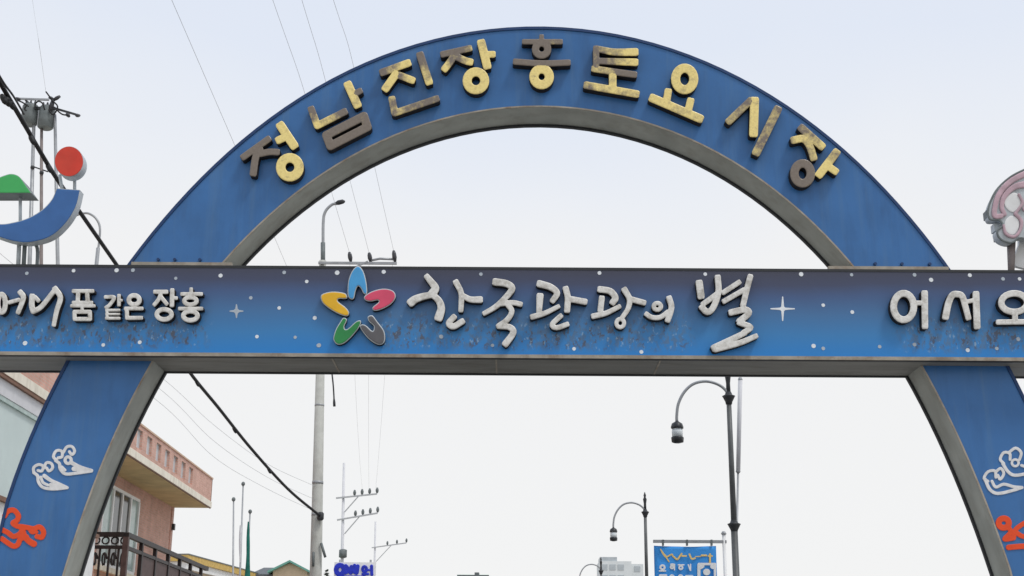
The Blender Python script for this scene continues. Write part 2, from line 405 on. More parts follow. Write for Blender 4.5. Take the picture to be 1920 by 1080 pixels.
def link(name, me, parent=None, label=None, cat=None, group=None, kind=None, local=False):
    o = bpy.data.objects.new(name, me)
    col.objects.link(o)
    if parent is not None:
        o.parent = parent
        if not local:
            p = parent; m = Matrix.Identity(4)
            chain = []
            while p is not None: chain.append(p); p = p.parent
            for p in reversed(chain): m = m @ p.matrix_parent_inverse @ p.matrix_basis
            o.matrix_parent_inverse = m.inverted()
    tag(o, label, cat, group, kind)
    return o

def tag(o, label=None, cat=None, group=None, kind=None):
    if label: o['label'] = label
    if cat: o['category'] = cat
    if group: o['group'] = group
    if kind: o['kind'] = kind
    return o

def thing(name, label, cat, loc, group=None, rotz=0.0):
    o = bpy.data.objects.new(name, None)
    o.empty_display_size = 0.3
    col.objects.link(o)
    o.location = loc; o.rotation_euler = (0, 0, rotz)
    return tag(o, label, cat, group)

def copy_tree(root, loc, label):
    r = root.copy(); col.objects.link(r); r.location = loc; r['label'] = label
    for ch in list(root.children):
        c = ch.copy(); col.objects.link(c); c.parent = r
        for g in list(ch.children):
            d = g.copy(); col.objects.link(d); d.parent = c
    return r

def catmull(pts, per=6):
    pts = [Vector(p) for p in pts]
    P = [pts[0] * 2 - pts[1]] + pts + [pts[-1] * 2 - pts[-2]]
    o = []
    for i in range(1, len(P) - 2):
        for k in range(per):
            t = k / per
            a, b, c, d = P[i-1], P[i], P[i+1], P[i+2]
            o.append(0.5 * ((2*b) + (c-a)*t + (2*a-5*b+4*c-d)*t*t + (3*b-a-3*c+d)*t**3))
    o.append(pts[-1])
    return o

# raised letters: strokes of round brush -> distance field -> contoured, pillowed plate with returns
def stroke_field(strokes, gx, gy, square=None):
    X, Y = np.meshgrid(gx, gy)
    best = np.full(X.shape, 1e9); wear = np.zeros(X.shape)
    for pts, r0, r1, w0, w1, closed in strokes:
        p = np.array(pts, float)
        if closed: p = np.vstack([p, p[:1]])
        seg = np.hypot(*np.diff(p, axis=0).T); tot = max(seg.sum(), 1e-6); acc = 0.0
        if len(p) == 1:
            d = np.hypot(X - p[0, 0], Y - p[0, 1]) - r0
            m = d < best; best[m] = d[m]; wear[m] = w0
        for i in range(len(p) - 1):
            a, b = p[i], p[i+1]; ab = b - a; L2 = max((ab**2).sum(), 1e-9)
            t = np.clip(((X-a[0])*ab[0] + (Y-a[1])*ab[1]) / L2, 0, 1)
            g = (acc + t * seg[i]) / tot
            d = np.hypot(X - a[0] - t*ab[0], Y - a[1] - t*ab[1]) - (r0 + (r1 - r0) * g)
            if square and not closed:
                along = ((X-a[0])*ab[0] + (Y-a[1])*ab[1]) / math.sqrt(L2)
                if i == 0: d = np.maximum(d, -along - square * r0)
                if i == len(p) - 2: d = np.maximum(d, along - seg[i] - square * r1)
            m = d < best; best[m] = d[m]; wear[m] = (w0 + (w1 - w0) * g)[m]
            acc += seg[i]
    return best, wear

def poly_field(poly, gx, gy):
    X, Y = np.meshgrid(gx, gy)
    p = np.array(poly, float); q = np.roll(p, -1, axis=0)
    best = np.full(X.shape, 1e9); inside = np.zeros(X.shape, bool)
    for a, b in zip(p, q):
        ab = b - a; t = np.clip(((X-a[0])*ab[0] + (Y-a[1])*ab[1]) / max((ab**2).sum(), 1e-9), 0, 1)
        best = np.minimum(best, np.hypot(X - a[0] - t*ab[0], Y - a[1] - t*ab[1]))
        if a[1] != b[1]:
            c = ((a[1] > Y) != (b[1] > Y)) & (X < (b[0]-a[0]) * (Y-a[1]) / (b[1]-a[1]) + a[0])
            inside ^= c
    return np.where(inside, -best, best), np.ones(X.shape)

def smooth_poly(pts, per=5):
    P = [Vector((*p, 0)) for p in pts]; n = len(P); o = []
    for i in range(n):
        a, b, c, d = P[i-1], P[i], P[(i+1) % n], P[(i+2) % n]
        for k in range(per):
            t = k / per
            q = 0.5 * ((2*b) + (c-a)*t + (2*a-5*b+4*c-d)*t*t + (3*b-a-3*c+d)*t**3)
            o.append((q.x, q.y))
    return o

def plate(name, field, bbox, cell, Yface, depth, bevel, mats, parent, bw=None, **kw):
    """field(gx, gy) -> (distance, wear) in photo pixels; front stands `depth` proud of the plane y = Yface"""
    x0, y0, x1, y1 = bbox
    gx = np.arange(x0 - 2*cell, x1 + 3*cell, cell); gy = np.arange(y0 - 2*cell, y1 + 3*cell, cell)
    D, W = field(gx, gy)
    Yf = Yface - depth
    bw = bw or 3.0
    pts, dist, wr, faces, idx, edges = [], [], [], [], {}, []
    ny, nx = D.shape
    def corner(i, j):
        k = (i, j)
        if k not in idx:
            idx[k] = len(pts); pts.append((gx[j], gy[i])); dist.append(D[i, j]); wr.append(W[i, j])
        return idx[k]
    def cross(i, j, i2, j2):
        k = (i, j, i2, j2) if (i, j) < (i2, j2) else (i2, j2, i, j)
        if k not in idx:
            a, b = D[k[0], k[1]], D[k[2], k[3]]; t = a / (a - b)
            idx[k] = len(pts)
            pts.append((gx[k[1]] + (gx[k[3]] - gx[k[1]]) * t, gy[k[0]] + (gy[k[2]] - gy[k[0]]) * t)); dist.append(0.0)
            wr.append(W[k[0], k[1]] if a < b else W[k[2], k[3]])
        return idx[k]
    inside = D < 0
    anyin = inside[:-1, :-1] | inside[1:, :-1] | inside[:-1, 1:] | inside[1:, 1:]
    for i, j in zip(*np.nonzero(anyin)):
        cs = [(i, j), (i+1, j), (i+1, j+1), (i, j+1)]      # pixel rows run down: this order faces the camera
        poly, xs = [], []
        for k in range(4):
            a, b = cs[k], cs[(k+1) % 4]
            ia, ib = inside[a], inside[b]
            if ia: poly.append(corner(*a))
            if ia != ib:
                c = cross(*a, *b); poly.append(c); xs.append((len(poly) - 1, ia))
        if len(poly) >= 3: faces.append(poly)
        for q, leaving in xs:
            if leaving: edges.append((poly[q], poly[(q+1) % len(poly)]))
    P = at(np.array([p[0] for p in pts]), np.array([p[1] for p in pts]), Yf)
    d = -np.array(dist)
    h = np.clip(d / bw, 0, 1); h = np.sqrt(1 - (1 - h)**2)
    yy = Yf + bevel * (1 - h)
    V = np.stack([P[:, 0], yy, P[:, 2]], -1)
    n0 = len(pts)
    verts = V.tolist(); mi = [0] * len(faces); sm = [True] * len(faces); w = list(wr)
    ring = {}
    def rv(k, back):
        if (k, back) not in ring:
            ring[(k, back)] = len(verts)
            p = V[k]; verts.append([p[0], (Yface if back else p[1]), p[2]]); w.append(wr[k])
        return ring[(k, back)]
    for a, b in edges:
        faces.append([rv(b, 0), rv(a, 0), rv(a, 1), rv(b, 1)]); mi.append(1); sm.append(False)
    me = bpy.data.meshes.new(name)
    me.from_pydata(verts, [], faces)
    for m in mats: me.materials.append(m)
    me.polygons.foreach_set('material_index', mi); me.polygons.foreach_set('use_smooth', sm)
    a = me.attributes.new('gilding', 'FLOAT', 'POINT'); a.data.foreach_set('value', w)
    me.update()
    return link(name, me, parent, **kw)

def S(z, *raw):
    """strokes traced in an enlargement z=(x, y, scale), into photo pixels.
    each: (points, r) or (points, r, gild) or (points, (r0, r1), (g0, g1)); ('ring', cx, cy, rx, ry, hw, gild)"""
    ox, oy, s = z; o = []
    for t in raw:
        if t[0] == 'ring':
            _, cx, cy, rx, ry, hw = t[:6]; g = t[6] if len(t) > 6 else 0.8
            pts = [(cx + rx*math.cos(2*math.pi*k/22), cy + ry*math.sin(2*math.pi*k/22)) for k in range(22)]
            r0 = r1 = hw; closed = True; g0 = g1 = g
        elif t[0] == 'loop':
            pts = t[1]; r0 = r1 = t[2]; g0 = g1 = t[3] if len(t) > 3 else 0.8; closed = True
        else:
            pts = t[0]; r = t[1]; g = t[2] if len(t) > 2 else 0.8; closed = False
            r0, r1 = r if isinstance(r, tuple) else (r, r)
            g0, g1 = g if isinstance(g, tuple) else (g, g)
        if len(pts) > 2 and not closed:
            q = catmull([(p[0], p[1], 0) for p in pts], 4); pts = [(v.x, v.y) for v in q]
        o.append(([(ox + x/s, oy + y/s) for x, y in pts], r0/s, r1/s, g0, g1, closed))
    return o

def bbox_of(st):
    xs = [p[0] for t in st for p in t[0]]; ys = [p[1] for t in st for p in t[0]]; r = max(max(t[1], t[2]) for t in st)
    return min(xs)-r, min(ys)-r, max(xs)+r, max(ys)+r

def letter(name, st, Yface, depth, mats, parent, cell=1.2, bevel=0.005, bw=1.6, square=None, **kw):
    return plate(name, lambda gx, gy: stroke_field(st, gx, gy, square), bbox_of(st), cell, Yface, depth, bevel, mats, parent, bw=bw, **kw)

# ------------------------------------------------------------------ ground and street
YG = 12.5          # face of the arch
YB = 12.285        # face of the crossbeam
YK = 12.96         # back of both
MB().box(-900, -300, -0.6, 900, 1500, -0.02).build('ground', M['ground'], kind='structure')
g = MB()
g.add([(-3.0,-40,0.0),(3.0,-40,0.0),(3.0,160,0.0),(-3.0,160,0.0)], [(0,1,2,3)])
g.build('road', M['asphalt'], kind='structure')
for nm, xa, xb in (('pavement', -9.0, -3.15), ('pavement', 3.15, 9.0)):
    MB().box(xa, -40, -0.018, xb, 160, 0.12).build(nm, M['paving'], kind='structure')
for xa, xb in ((-3.15, -3.0), (3.0, 3.15)):
    MB().box(xa, -40, -0.019, xb, 160, 0.135).build('kerb', M['concrete'], kind='structure')
mk = MB()
for k in range(-6, 30):
    mk.add([(-0.07, k*5, 0.004), (0.07, k*5, 0.004), (0.07, k*5+2.4, 0.004), (-0.07, k*5+2.4, 0.004)], [(0,1,2,3)])
mk.build('road_marking', M['marking'], kind='structure')

# ------------------------------------------------------------------ the market gate
gate = thing('market_gate', 'blue steel arch gate with gold Korean letters and a starry crossbeam spanning the street', 'archway', (0.2, YG, 0))

outer_px = [(12,940),(47,851),(84,753),(119,690),(248,488),(330,386),(383,329),(430,283.5),(519,213),(608,157),(690,117),(795,82.5),(950,53),(1015,50.5),(1052,52),(1144,63),(1241,90.5),
            (1371,135.5),(1475,197),(1488,209),(1576,278),(1600,300),(1664,362),(1734,443),(1776,496),(1895,697),(1920,747),(1969,851),(2003,940)]
inner_px = [(121.5,1080),(131,1037),(152,974),(172,919),(200,856),(215,820),(238,773),(263,723),(291,671),(423,488),(460,444),(499,408),(538,378),(616,322),(693,281),(800,235),(869,213),
            (960,200),(1029,199.6),(1121,209),(1190,223.5),(1240,241),(1294,266),(1371,305),(1453,357),(1505,401),(1558,454),(1600,499),(1725,681),(1754,740),(1783,795),(1820,875),(1867,991),(1892,1069)]
ctr = at(1008, 900, YG)
def fit(px, deg):
    P = at(np.array([p[0] for p in px], float), np.array([p[1] for p in px], float), YG)
    dx, dz = P[:, 0] - ctr.x, P[:, 2] - ctr.z
    th, r = np.arctan2(dx, dz), np.hypot(dx, dz)
    c = np.polyfit(th, r, deg)
    return c, th.min(), th.max()
co, to0, to1 = fit(outer_px, 8)
ci, ti0, ti1 = fit(inner_px, 8)
def arc(c, t0, t1, n=80):
    th = np.linspace(t0, t1, n); r = np.polyval(c, th)
    return [(ctr.x + a*math.sin(t), ctr.z + a*math.cos(t)) for a, t in zip(r, th)]
def to_ground(pl):
    """carry both feet straight on down to the ground"""
    a, b = pl[0], pl[2]; s = (a[0]-b[0]) / (a[1]-b[1]) * 0.5
    c, d = pl[-1], pl[-3]; s2 = (c[0]-d[0]) / (c[1]-d[1]) * 0.5
    lo = []
    for k in range(1, 5):
        z = a[1] * (1 - k/4); lo.insert(0, (a[0] + s*(z - a[1]), z))
    hi = []
    for k in range(1, 5):
        z = c[1] * (1 - k/4); hi.append((c[0] + s2*(z - c[1]), z))
    return lo + pl + hi
OUT = to_ground(arc(co, to0, to1)); INN = to_ground(arc(ci, ti0, ti1))
def ribbon(A, B, ya, yb):
    v = [(x, ya, z) for x, z in A] + [(x, yb, z) for x, z in B]; n = len(A)
    return v, [(i+1, i, n+i, n+i+1) for i in range(n-1)]
def offset(C, d):
    o = []
    for i in range(len(C)):
        a, b = C[max(i-1, 0)], C[min(i+1, len(C)-1)]
        t = Vector((b[0]-a[0], b[1]-a[1])).normalized()
        o.append((C[i][0] - t.y*d, C[i][1] + t.x*d))
    return o
am = MB()
am.add(*ribbon(OUT, INN, YG, YG), mi=0)                 # face
am.add(*ribbon(INN, OUT, YK, YK), mi=0)                 # back
am.add(*ribbon(OUT, OUT, YK, YG), mi=0, smooth=True)    # crown
am.v = [tuple(v) for v in am.v]
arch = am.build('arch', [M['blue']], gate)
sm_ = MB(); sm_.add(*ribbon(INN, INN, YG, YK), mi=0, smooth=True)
sm_.build('soffit', [M['soffit']], arch)
for C, s1, s2, nm in ((OUT, 0.006, -0.024, 'edge_trim'), (INN, 0.012, -0.004, 'edge_trim')):
    t = MB(); A, B = offset(C, s1), offset(C, s2)
    t.add(*ribbon(A, B, YG-0.012, YG-0.012)); t.add(*ribbon(A, A, YG, YG-0.012)); t.add(*ribbon(B, B, YG-0.012, YG))
    t.build(nm, [M['blue_trim'] if C is OUT else M['rim']], arch)
t = MB(); A, B = offset(INN, 0.004), offset(INN, -0.022)
t.add(*ribbon(A, B, YK-0.035, YK-0.035)); t.add(*ribbon(B, B, YK-0.035, YK+0.01)); t.build('back_flange', [M['dark_edge']], arch)

# crossbeam
TL, TR = at(-260, 492.0, YB), at(2180, 508, YB)
BL, BR = at(-260, 655.5, YB), at(2180, 673, YB)
zt = (at(960, 501.5, YB).z); zb = at(960, 664.5, YB).z; RIM = 0.034
xl, xr = TL.x, TR.x
bm = MB()
bm.box(xl, YB+0.012, zb-RIM, xr, YK, zt, 0)
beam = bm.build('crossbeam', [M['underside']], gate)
MB().box(xl, YB, zb-RIM, xr, YB+0.012, zb, 0).build('lower_rim', [M['rim']], beam)
MB().box(xl, YB, zt-0.022, xr, YB+0.012, zt+0.004, 0).build('upper_rim', [M['dark_edge']], beam)
MB().box(xl, YK-0.03, zb-RIM-0.014, xr, YK+0.004, zb-RIM-0.001, 0).build('back_flange', [M['dark_edge']], beam)
rng = [(at(a, 600, YB).x, at(b, 600, YB).x) for a, b in ((-120, 385), (700, 1290), (1690, 2150))]
pan = MB().box(xl+0.01, YB+0.004, zb, xr-0.01, YB+0.0119, zt-0.022, 0).build('sign_panel', [sign_panel_mat(zb, zt-0.022, rng)], beam)
MB().box(xl, YB+0.013, zb-RIM-0.006, xr, YB+0.05, zb-RIM-0.001, 0).build('painted_shade_strip', [M['dark_edge']], beam)  # solid dark strip that paints in the contact shadow behind the lip
# underside seams
for u in (620, 930, 1240):
    x = at(u, 690, YB).x
    MB().box(x-0.008, YB+0.05, zb-RIM-0.004, x+0.008, YK-0.04, zb-RIM-0.0005, 0).build('seam', [M['rim']], beam)
# flange where each leg of the arch stands on the beam, with its bolts
for a, b, bolts in ((247, 435, (297, 328, 375)), (1553, 1778, (1640, 1690, 1742))):
    A, B = at(a, 490 if a < 900 else 500, YG-0.04), at(b, 490 if a < 900 else 500, YG-0.04)
    MB().box(A.x, YG-0.05, zt+0.001, B.x, YG-0.001, zt+0.088, 0).build('flange', [M['rim']], arch)
    for u in bolts:
        p = at(u, 491, YG)
        MB().tube([(p.x, YG-0.025, zt+0.125), (p.x, YG+0.001, zt+0.125)], 0.016, 6).build('bolt', [M['blue_trim']], arch)

# gold letters of the arch
A1, A2, A3, A4 = (430,120,4.5), (690,50,5.685), (940,50,6.75), (1190,90,3.856)
gold = [
 ('정', S(A1, ([(115,785),(330,630)],28,0.12), ([(255,715),(220,790),(200,925)],30,0.1), ([(265,755),(340,740),(405,742)],28,0.1),
     ([(430,515),(545,688)],38,1.0), ([(412,642),(480,610)],32,1.0), ('ring',510,870,78,80,40,0.95))),
 ('남', S(A1, ([(690,375),(742,518)],30,(0.1,1.0)), ([(742,518),(975,400)],30,(0.9,0.2)), ([(1000,170),(1080,345)],36,(0.9,0.9)), ([(1045,255),(1105,225)],26,0.3),
     ('loop',[(818,600),(1135,438),(1165,530),(852,690)],36,0.12))),
 ('진', S(A2, ([(150,485),(430,385)],40,(0.15,1.0)), ([(300,500),(185,660)],42,1.0), ([(330,515),(475,570)],38,(0.3,0.9)), ([(555,295),(650,590)],42,(0.1,0.9)),
     ([(255,765),(285,918)],38,0.5), ([(285,918),(735,765)],36,(0.6,0.3)))),
 ('장', S(A2, ([(795,292),(1085,228)],35,(0.25,0.4)), ([(930,285),(870,380),(815,450)],38,(0.2,0.9)), ([(960,325),(1035,360),(1095,375)],38,(0.3,1.0)),
     ([(1207,165),(1270,420)],45,(0.8,1.0)), ([(1240,295),(1335,292)],36,0.9), ('ring',1150,575,94,96,48,0.95))),
 ('흥', S(A3, ([(510,115),(510,190)],30,0.3), ([(285,188),(755,188)],34,0.25), ('ring',510,282,78,78,45,0.05), ([(175,440),(510,462),(850,452)],40,0.12),
     ('ring',510,632,98,100,58,0.95))),
 ('토', S(A3, ([(1205,275),(1430,318),(1700,318)],(40,50),(0.4,0.95)), ([(1225,432),(1700,448)],(40,48),(0.1,0.95)), ([(1170,530),(1400,565),(1690,605)],42,(0.7,0.05)),
     ([(1200,265),(1200,520)],40,0.3), ([(1410,600),(1410,790)],48,0.85), ([(1075,738),(1715,850)],48,(0.6,0.8)))),
 ('요', S(A4, ('ring',362,222,66,78,33,0.85), ([(243,310),(230,390)],27,0.85), ([(405,378),(390,440)],27,0.85), ([(127,360),(475,510)],31,0.8))),
 ('시', S(A4, ([(838,378),(680,530)],26,(0.3,0.4)), ([(868,375),(860,620)],32,0.9), ([(1035,440),(880,755)],31,(0.3,0.6)))),
 ('장', S(A4, ([(1205,575),(1355,710)],29,(0.35,0.8)), ([(1148,665),(1220,655),(1265,705),(1295,795)],27,(0.7,0.5)), ([(1460,752),(1335,915)],30,(0.6,1.0)),
     ([(1395,850),(1455,892)],26,0.95), ('ring',1215,905,60,72,31,0.25))),
]
for ch, st in gold:
    letter('gold_letter', st, YG, 0.095, [M['gold'], M['letter_side']], arch, square=0.72)

# white letters of the crossbeam
B1, B2, C1, C2, C3 = (580,480,4.571), (980,480,3.84), (0,510,7.2), (190,510,7.2), (1640,510,6.75)
silver = [
 ('한', S(B1, ([(1005,172),(1048,225),(1080,275),(1050,325)],(26,40)), ([(1060,330),(975,345),(905,370),(868,398)],(28,38)), ([(1060,332),(1112,385),(1130,450),(1108,528)],(28,40)),
     ([(1255,220),(1300,310),(1302,395),(1298,465)],(28,24)), ([(1310,335),(1380,370),(1465,372)],(24,32)), ([(1240,520),(1195,575),(1235,602),(1312,558)],28))),
 ('국', S(B1, ([(1592,220),(1690,235),(1738,275),(1690,345),(1600,430),(1498,490)],(34,22)), ([(1640,408),(1740,398),(1812,412)],24), ([(1700,415),(1735,470),(1700,540),(1620,600)],25),
     ([(1622,600),(1715,608),(1748,655),(1680,752)],(26,32)))),
 ('관', S(B2, ([(120,198),(200,222),(248,265),(215,322)],(28,22)), ([(125,285),(118,400)],(28,22)), ([(68,437),(160,410),(258,362)],(22,17)), ([(310,232),(325,300),(320,392)],24),
     ([(340,308),(450,328)],24), ([(275,430),(213,490),(245,515),(322,490)],20))),
 ('광', S(B2, ([(555,238),(630,252),(668,298),(648,335)],25), ([(570,300),(560,390)],23), ([(508,432),(600,410),(697,362)],(22,18)), ([(733,240),(770,310),(758,380),(718,440)],(24,18)),
     ([(782,310),(875,335)],22), ('ring',703,482,28,30,16))),
 ('의', S(B2, ('ring',970,362,26,24,17), ([(890,415),(930,440),(990,440),(1045,402)],19), ([(1055,300),(1072,370),(1045,462)],23))),
 ('별', S(B2, ([(1272,190),(1285,290)],28), ([(1405,150),(1410,260),(1372,370),(1330,402),(1290,365)],24), ([(1300,345),(1400,272)],21), ([(1445,262),(1560,187)],20),
     ([(1450,325),(1592,243)],20), ([(1640,145),(1612,250),(1588,352)],23), ([(1500,405),(1600,385),(1628,412),(1560,470)],25), ([(1560,478),(1642,512),(1590,552)],22),
     ([(1600,552),(1500,602),(1378,662)],(22,28)), ([(1682,575),(1560,625),(1390,668)],(20,26)))),
 ('어', S(C1, ('ring',-330,420,80,112,36), ([(-150,255),(-160,580)],40), ([(-240,405),(-170,400)],28))),
 ('머', S(C1, ('ring',18,420,50,122,37), ([(268,268),(312,345),(240,545)],(40,34)), ([(120,408),(250,372)],29))),
 ('니', S(C1, ([(432,320),(425,450),(448,530)],42), ([(470,335),(515,385)],30), ([(448,530),(560,460),(735,240)],(38,34)), ([(738,220),(812,340),(762,520),(722,715)],(42,32)))),
 ('품', S(C1, ([(985,255),(1250,255)],29), ([(1052,270),(1045,390)],31), ([(1172,270),(1180,390)],31), ([(985,412),(1235,412)],28), ([(960,455),(1270,455)],24), ([(1105,450),(1105,520)],24),
     ('loop',[(1002,535),(1210,535),(1212,632),(1004,632)],30))),
 ('같', S(C2, ([(50,335),(170,340),(110,440),(60,478)],27), ([(235,312),(235,445)],27), ([(235,380),(272,380)],20), ([(62,512),(240,512)],20), ([(62,566),(240,566)],17), ([(62,622),(240,622)],22), ([(74,512),(74,622)],22))),
 ('은', S(C2, ('ring',440,375,72,62,34), ([(320,490),(548,490)],27), ([(340,500),(345,618)],30), ([(345,618),(540,616)],29))),
 ('장', S(C2, ([(718,265),(880,265)],31), ([(805,280),(770,365),(712,440)],29), ([(800,330),(882,430)],29), ([(955,240),(950,450)],33), ([(960,350),(1012,350)],27), ('ring',845,570,100,68,34))),
 ('흥', S(C2, ([(1210,225),(1210,270)],27), ([(1082,295),(1350,295)],28), ('ring',1200,388,84,50,31), ([(1050,492),(1355,492)],27), ('ring',1200,588,96,62,34))),
 ('어', S(C3, ('ring',370,435,128,168,47), ([(635,262),(640,690)],(46,44)), ([(520,390),(610,390)],33))),
 ('서', S(C3, ([(900,570),(935,400),(985,292),(1050,278),(1112,305),(1150,430),(1190,580)],(48,40)), ([(1285,272),(1300,690)],47), ([(1180,372),(1270,352)],29))),
 ('오', S(C3, ('ring',1770,385,165,118,44), ([(1780,510),(1780,615)],40), ([(1562,632),(2040,626)],36))),
 ('세', S(C3, ([(2180,570),(2225,400),(2290,280),(2350,420),(2400,560)],44), ([(2480,280),(2490,640)],42), ([(2410,420),(2470,410)],28), ([(2620,260),(2630,680)],42))),
]
for ch, st in silver:
    st = [(p, r0*0.93, r1*0.93, g0, g1, c) for p, r0, r1, g0, g1, c in st]
    letter('white_letter', st, YB+0.004, 0.082, [M['silver'], M['letter_side']], beam, square=0.75, cell=1.1 if ch not in '품같은장흥' else 0.9, bw=1.8, bevel=0.007)

# five-petal star
petals = [
 ('pet_blue', [(352,368),(328,330),(334,210),(372,118),(420,84),(462,128),(488,220),(495,318),(466,322),(440,275),(416,258),(396,300),(382,362)]),
 ('pet_red', [(470,345),(540,300),(640,278),(718,298),(740,350),(700,410),(620,455),(556,468),(540,440),(592,395),(585,378),(530,388),(482,380)]),
 ('pet_yellow', [(96,350),(120,320),(200,303),(290,313),(320,332),(318,364),(252,366),(248,390),(310,438),(340,480),(330,512),(290,510),(210,475),(120,410)]),
 ('pet_green', [(290,528),(322,545),(300,600),(310,628),(342,612),(400,560),(440,553),(432,600),(370,682),(300,745),(240,757),(205,712),(225,630),(260,570)]),
 ('pet_grey', [(500,520),(540,508),(582,560),(640,640),(648,720),(620,757),(570,752),(500,702),(440,622),(440,588),(482,592),(540,642),(552,600),(510,560)]),
]
for nm, poly in petals:
    pp = smooth_poly([(580 + x/4.571, 480 + y/4.571) for x, y in poly], 4)
    bb = (min(p[0] for p in pp), min(p[1] for p in pp), max(p[0] for p in pp), max(p[1] for p in pp))
    plate('star_petal', lambda gx, gy, pp=pp: poly_field(pp, gx, gy), bb, 1.0, YB+0.004, 0.06, 0.006, [M['return_grey'], M['letter_side']], beam, bw=2.0)
    def inset(gx, gy, pp=pp):
        d, w = poly_field(pp, gx, gy); return d + 1.7, w
    plate('petal_face', inset, bb, 1.0, YB+0.004-0.055, 0.011, 0.002, [M[nm], M[nm]], beam, bw=2.0)

# printed stars on the panel
dots = [(x/3, 480+y/3, b) for x, y, b in ((150,97,0),(413,82,1),(655,80,1),(988,125,0),(1240,110,1),(1410,235,0),(1570,292,1),(1598,92,0),(1725,143,1),(1770,348,1),(1445,453,1),(1660,457,0),(1790,503,0),(140,490,1),(580,500,1),(785,485,1),(750,48,0))]
dots += [(580+x/4.571, 480+y/4.571, b) for x, y, b in ((238,143,1),(637,135,1),(1470,155,0),(82,765,0),(1570,765,0),(1130,690,0))]
dots += [(980+x/3.84, 480+y/3.84, b) for x, y, b in ((553,120,1),(1315,130,1),(370,668,1),(855,690,1))]
dots += [(1440+x/3.856, 480+y/3.856, b) for x, y, b in ((240,130,1),(605,135,0),(1060,135,0),(1180,172,1),(1460,138,1),(1700,165,0),(1820,165,1),(400,355,1),(610,405,1),(330,650,1),(400,668,0),(808,655,0),(1060,640,0),(1445,680,1),(1655,668,0),(1810,600,0))]
disc = {}
for b in (0, 1):
    m_ = MB(); r = 0.021 if b else 0.019
    m_.lathe([(r, 0), (r*0.9, 0.0025)], n=12)
    disc[b] = m_.mesh('star_dot', [M['dot'] if b else M['dot_dim']])
for u, v, b in dots:
    p = at(u, min(v, 652 + (u/1920)*14), YB)
    if p.z > zt - 0.05: p.z = zt - 0.05
    o = link('star_dot', disc[b], beam)
    o.matrix_basis = Matrix.Translation((p.x, YB+0.004, p.z)) @ Matrix.Rotation(math.pi/2, 4, 'X') @ Matrix.Scale(random.uniform(0.85, 1.15), 4)
for u, v, L_ in ((1330/3, 480+310/3, 12), (980+1872/3.84, 480+380/3.84, 22)):
    st = [([(u, v-L_), (u, v)], 1.1, 2.9, 1, 1, False), ([(u, v+L_), (u, v)], 1.1, 2.9, 1, 1, False), ([(u-L_, v), (u, v)], 1.1, 2.6, 1, 1, False), ([(u+L_, v), (u, v)], 1.1, 2.6, 1, 1, False), ([(u, v)], 5, 5, 1, 1, False)]
    plate('printed_sparkle', lambda gx, gy, st=st: stroke_field(st, gx, gy), bbox_of(st), 0.6, YB+0.004, 0.0025, 0.0005, [M['dot_dim'] if L_ < 15 else M['dot']]*2, beam)

# cloud emblems on the two legs
D1, D2 = (0,820,4.154), (1660,680,2.7)
cl = [
 ('emblem_white', S(D1, ([(262,275),(262,235),(300,212),(335,225),(325,262),(295,258)],11), ([(340,240),(362,198),(400,205),(408,240),(380,262),(362,238)],11),
     ([(262,275),(292,300),(298,345),(335,390),(420,402),(522,392)],12), ([(318,310),(332,350),(372,372)],11), ([(345,300),(395,335),(460,362),(520,388)],(16,10)), ([(395,372),(500,390)],(17,5)))),
 ('emblem_white', S(D1, ([(440,178),(415,150),(438,105),(480,108),(482,150),(452,160)],11), ([(492,118),(520,75),(560,72),(580,108),(560,135),(540,112)],11), ('ring',530,178,24,26,12),
     ([(432,180),(462,205),(468,245),(510,285),(600,278),(712,262)],12), ([(480,230),(505,255)],11), ([(560,200),(610,225),(660,242),(715,256)],(16,10)), ([(575,245),(690,260)],(18,5)))),
 ('emblem_red', S(D1, ([(35,612),(62,575),(108,568),(142,610),(130,648),(100,668),(135,692),(172,695)],20), ([(172,695),(160,745),(105,772),(60,742),(20,722)],20),
     ([(15,790),(60,822),(105,848),(138,835),(158,792),(205,775)],20), ([(165,695),(215,703),(262,712),(308,698),(338,735),(325,778),(288,772)],20), ([(222,706),(245,742),(285,738)],12), ([(172,700),(188,765),(225,808),(262,830)],(20,25)))),
 ('emblem_white', S(D2, ([(520,600),(500,585),(520,552),(555,548),(560,580)],7), ([(560,552),(585,535),(600,562),(582,590),(570,570)],7), ([(505,590),(530,642),(570,662),(640,648),(692,632)],8),
     ([(540,600),(560,630),(600,615),(650,628),(690,632)],(7,8)))),
 ('emblem_white', S(D2, ([(600,510),(582,488),(600,455),(630,460),(632,490)],7), ([(625,455),(660,432),(688,455),(680,490)],7), ('ring',658,507,17,17,6), ([(595,510),(620,550),(655,570),(720,560),(770,545)],8), ([(690,520),(735,535),(770,545)],7))),
 ('emblem_red', S(D2, ('ring',600,812,26,24,15), ([(622,830),(635,858),(605,893),(650,888)],12), ([(650,885),(660,845),(705,812),(740,800)],12), ([(655,855),(700,880),(740,862)],12), ([(625,935),(680,930),(740,925),(780,890)],14))),
]
for mk_, st in cl:
    letter('cloud_emblem', st, YG, 0.008, [M[mk_], M[mk_]], arch, cell=0.7, bevel=0.0008, bw=1)

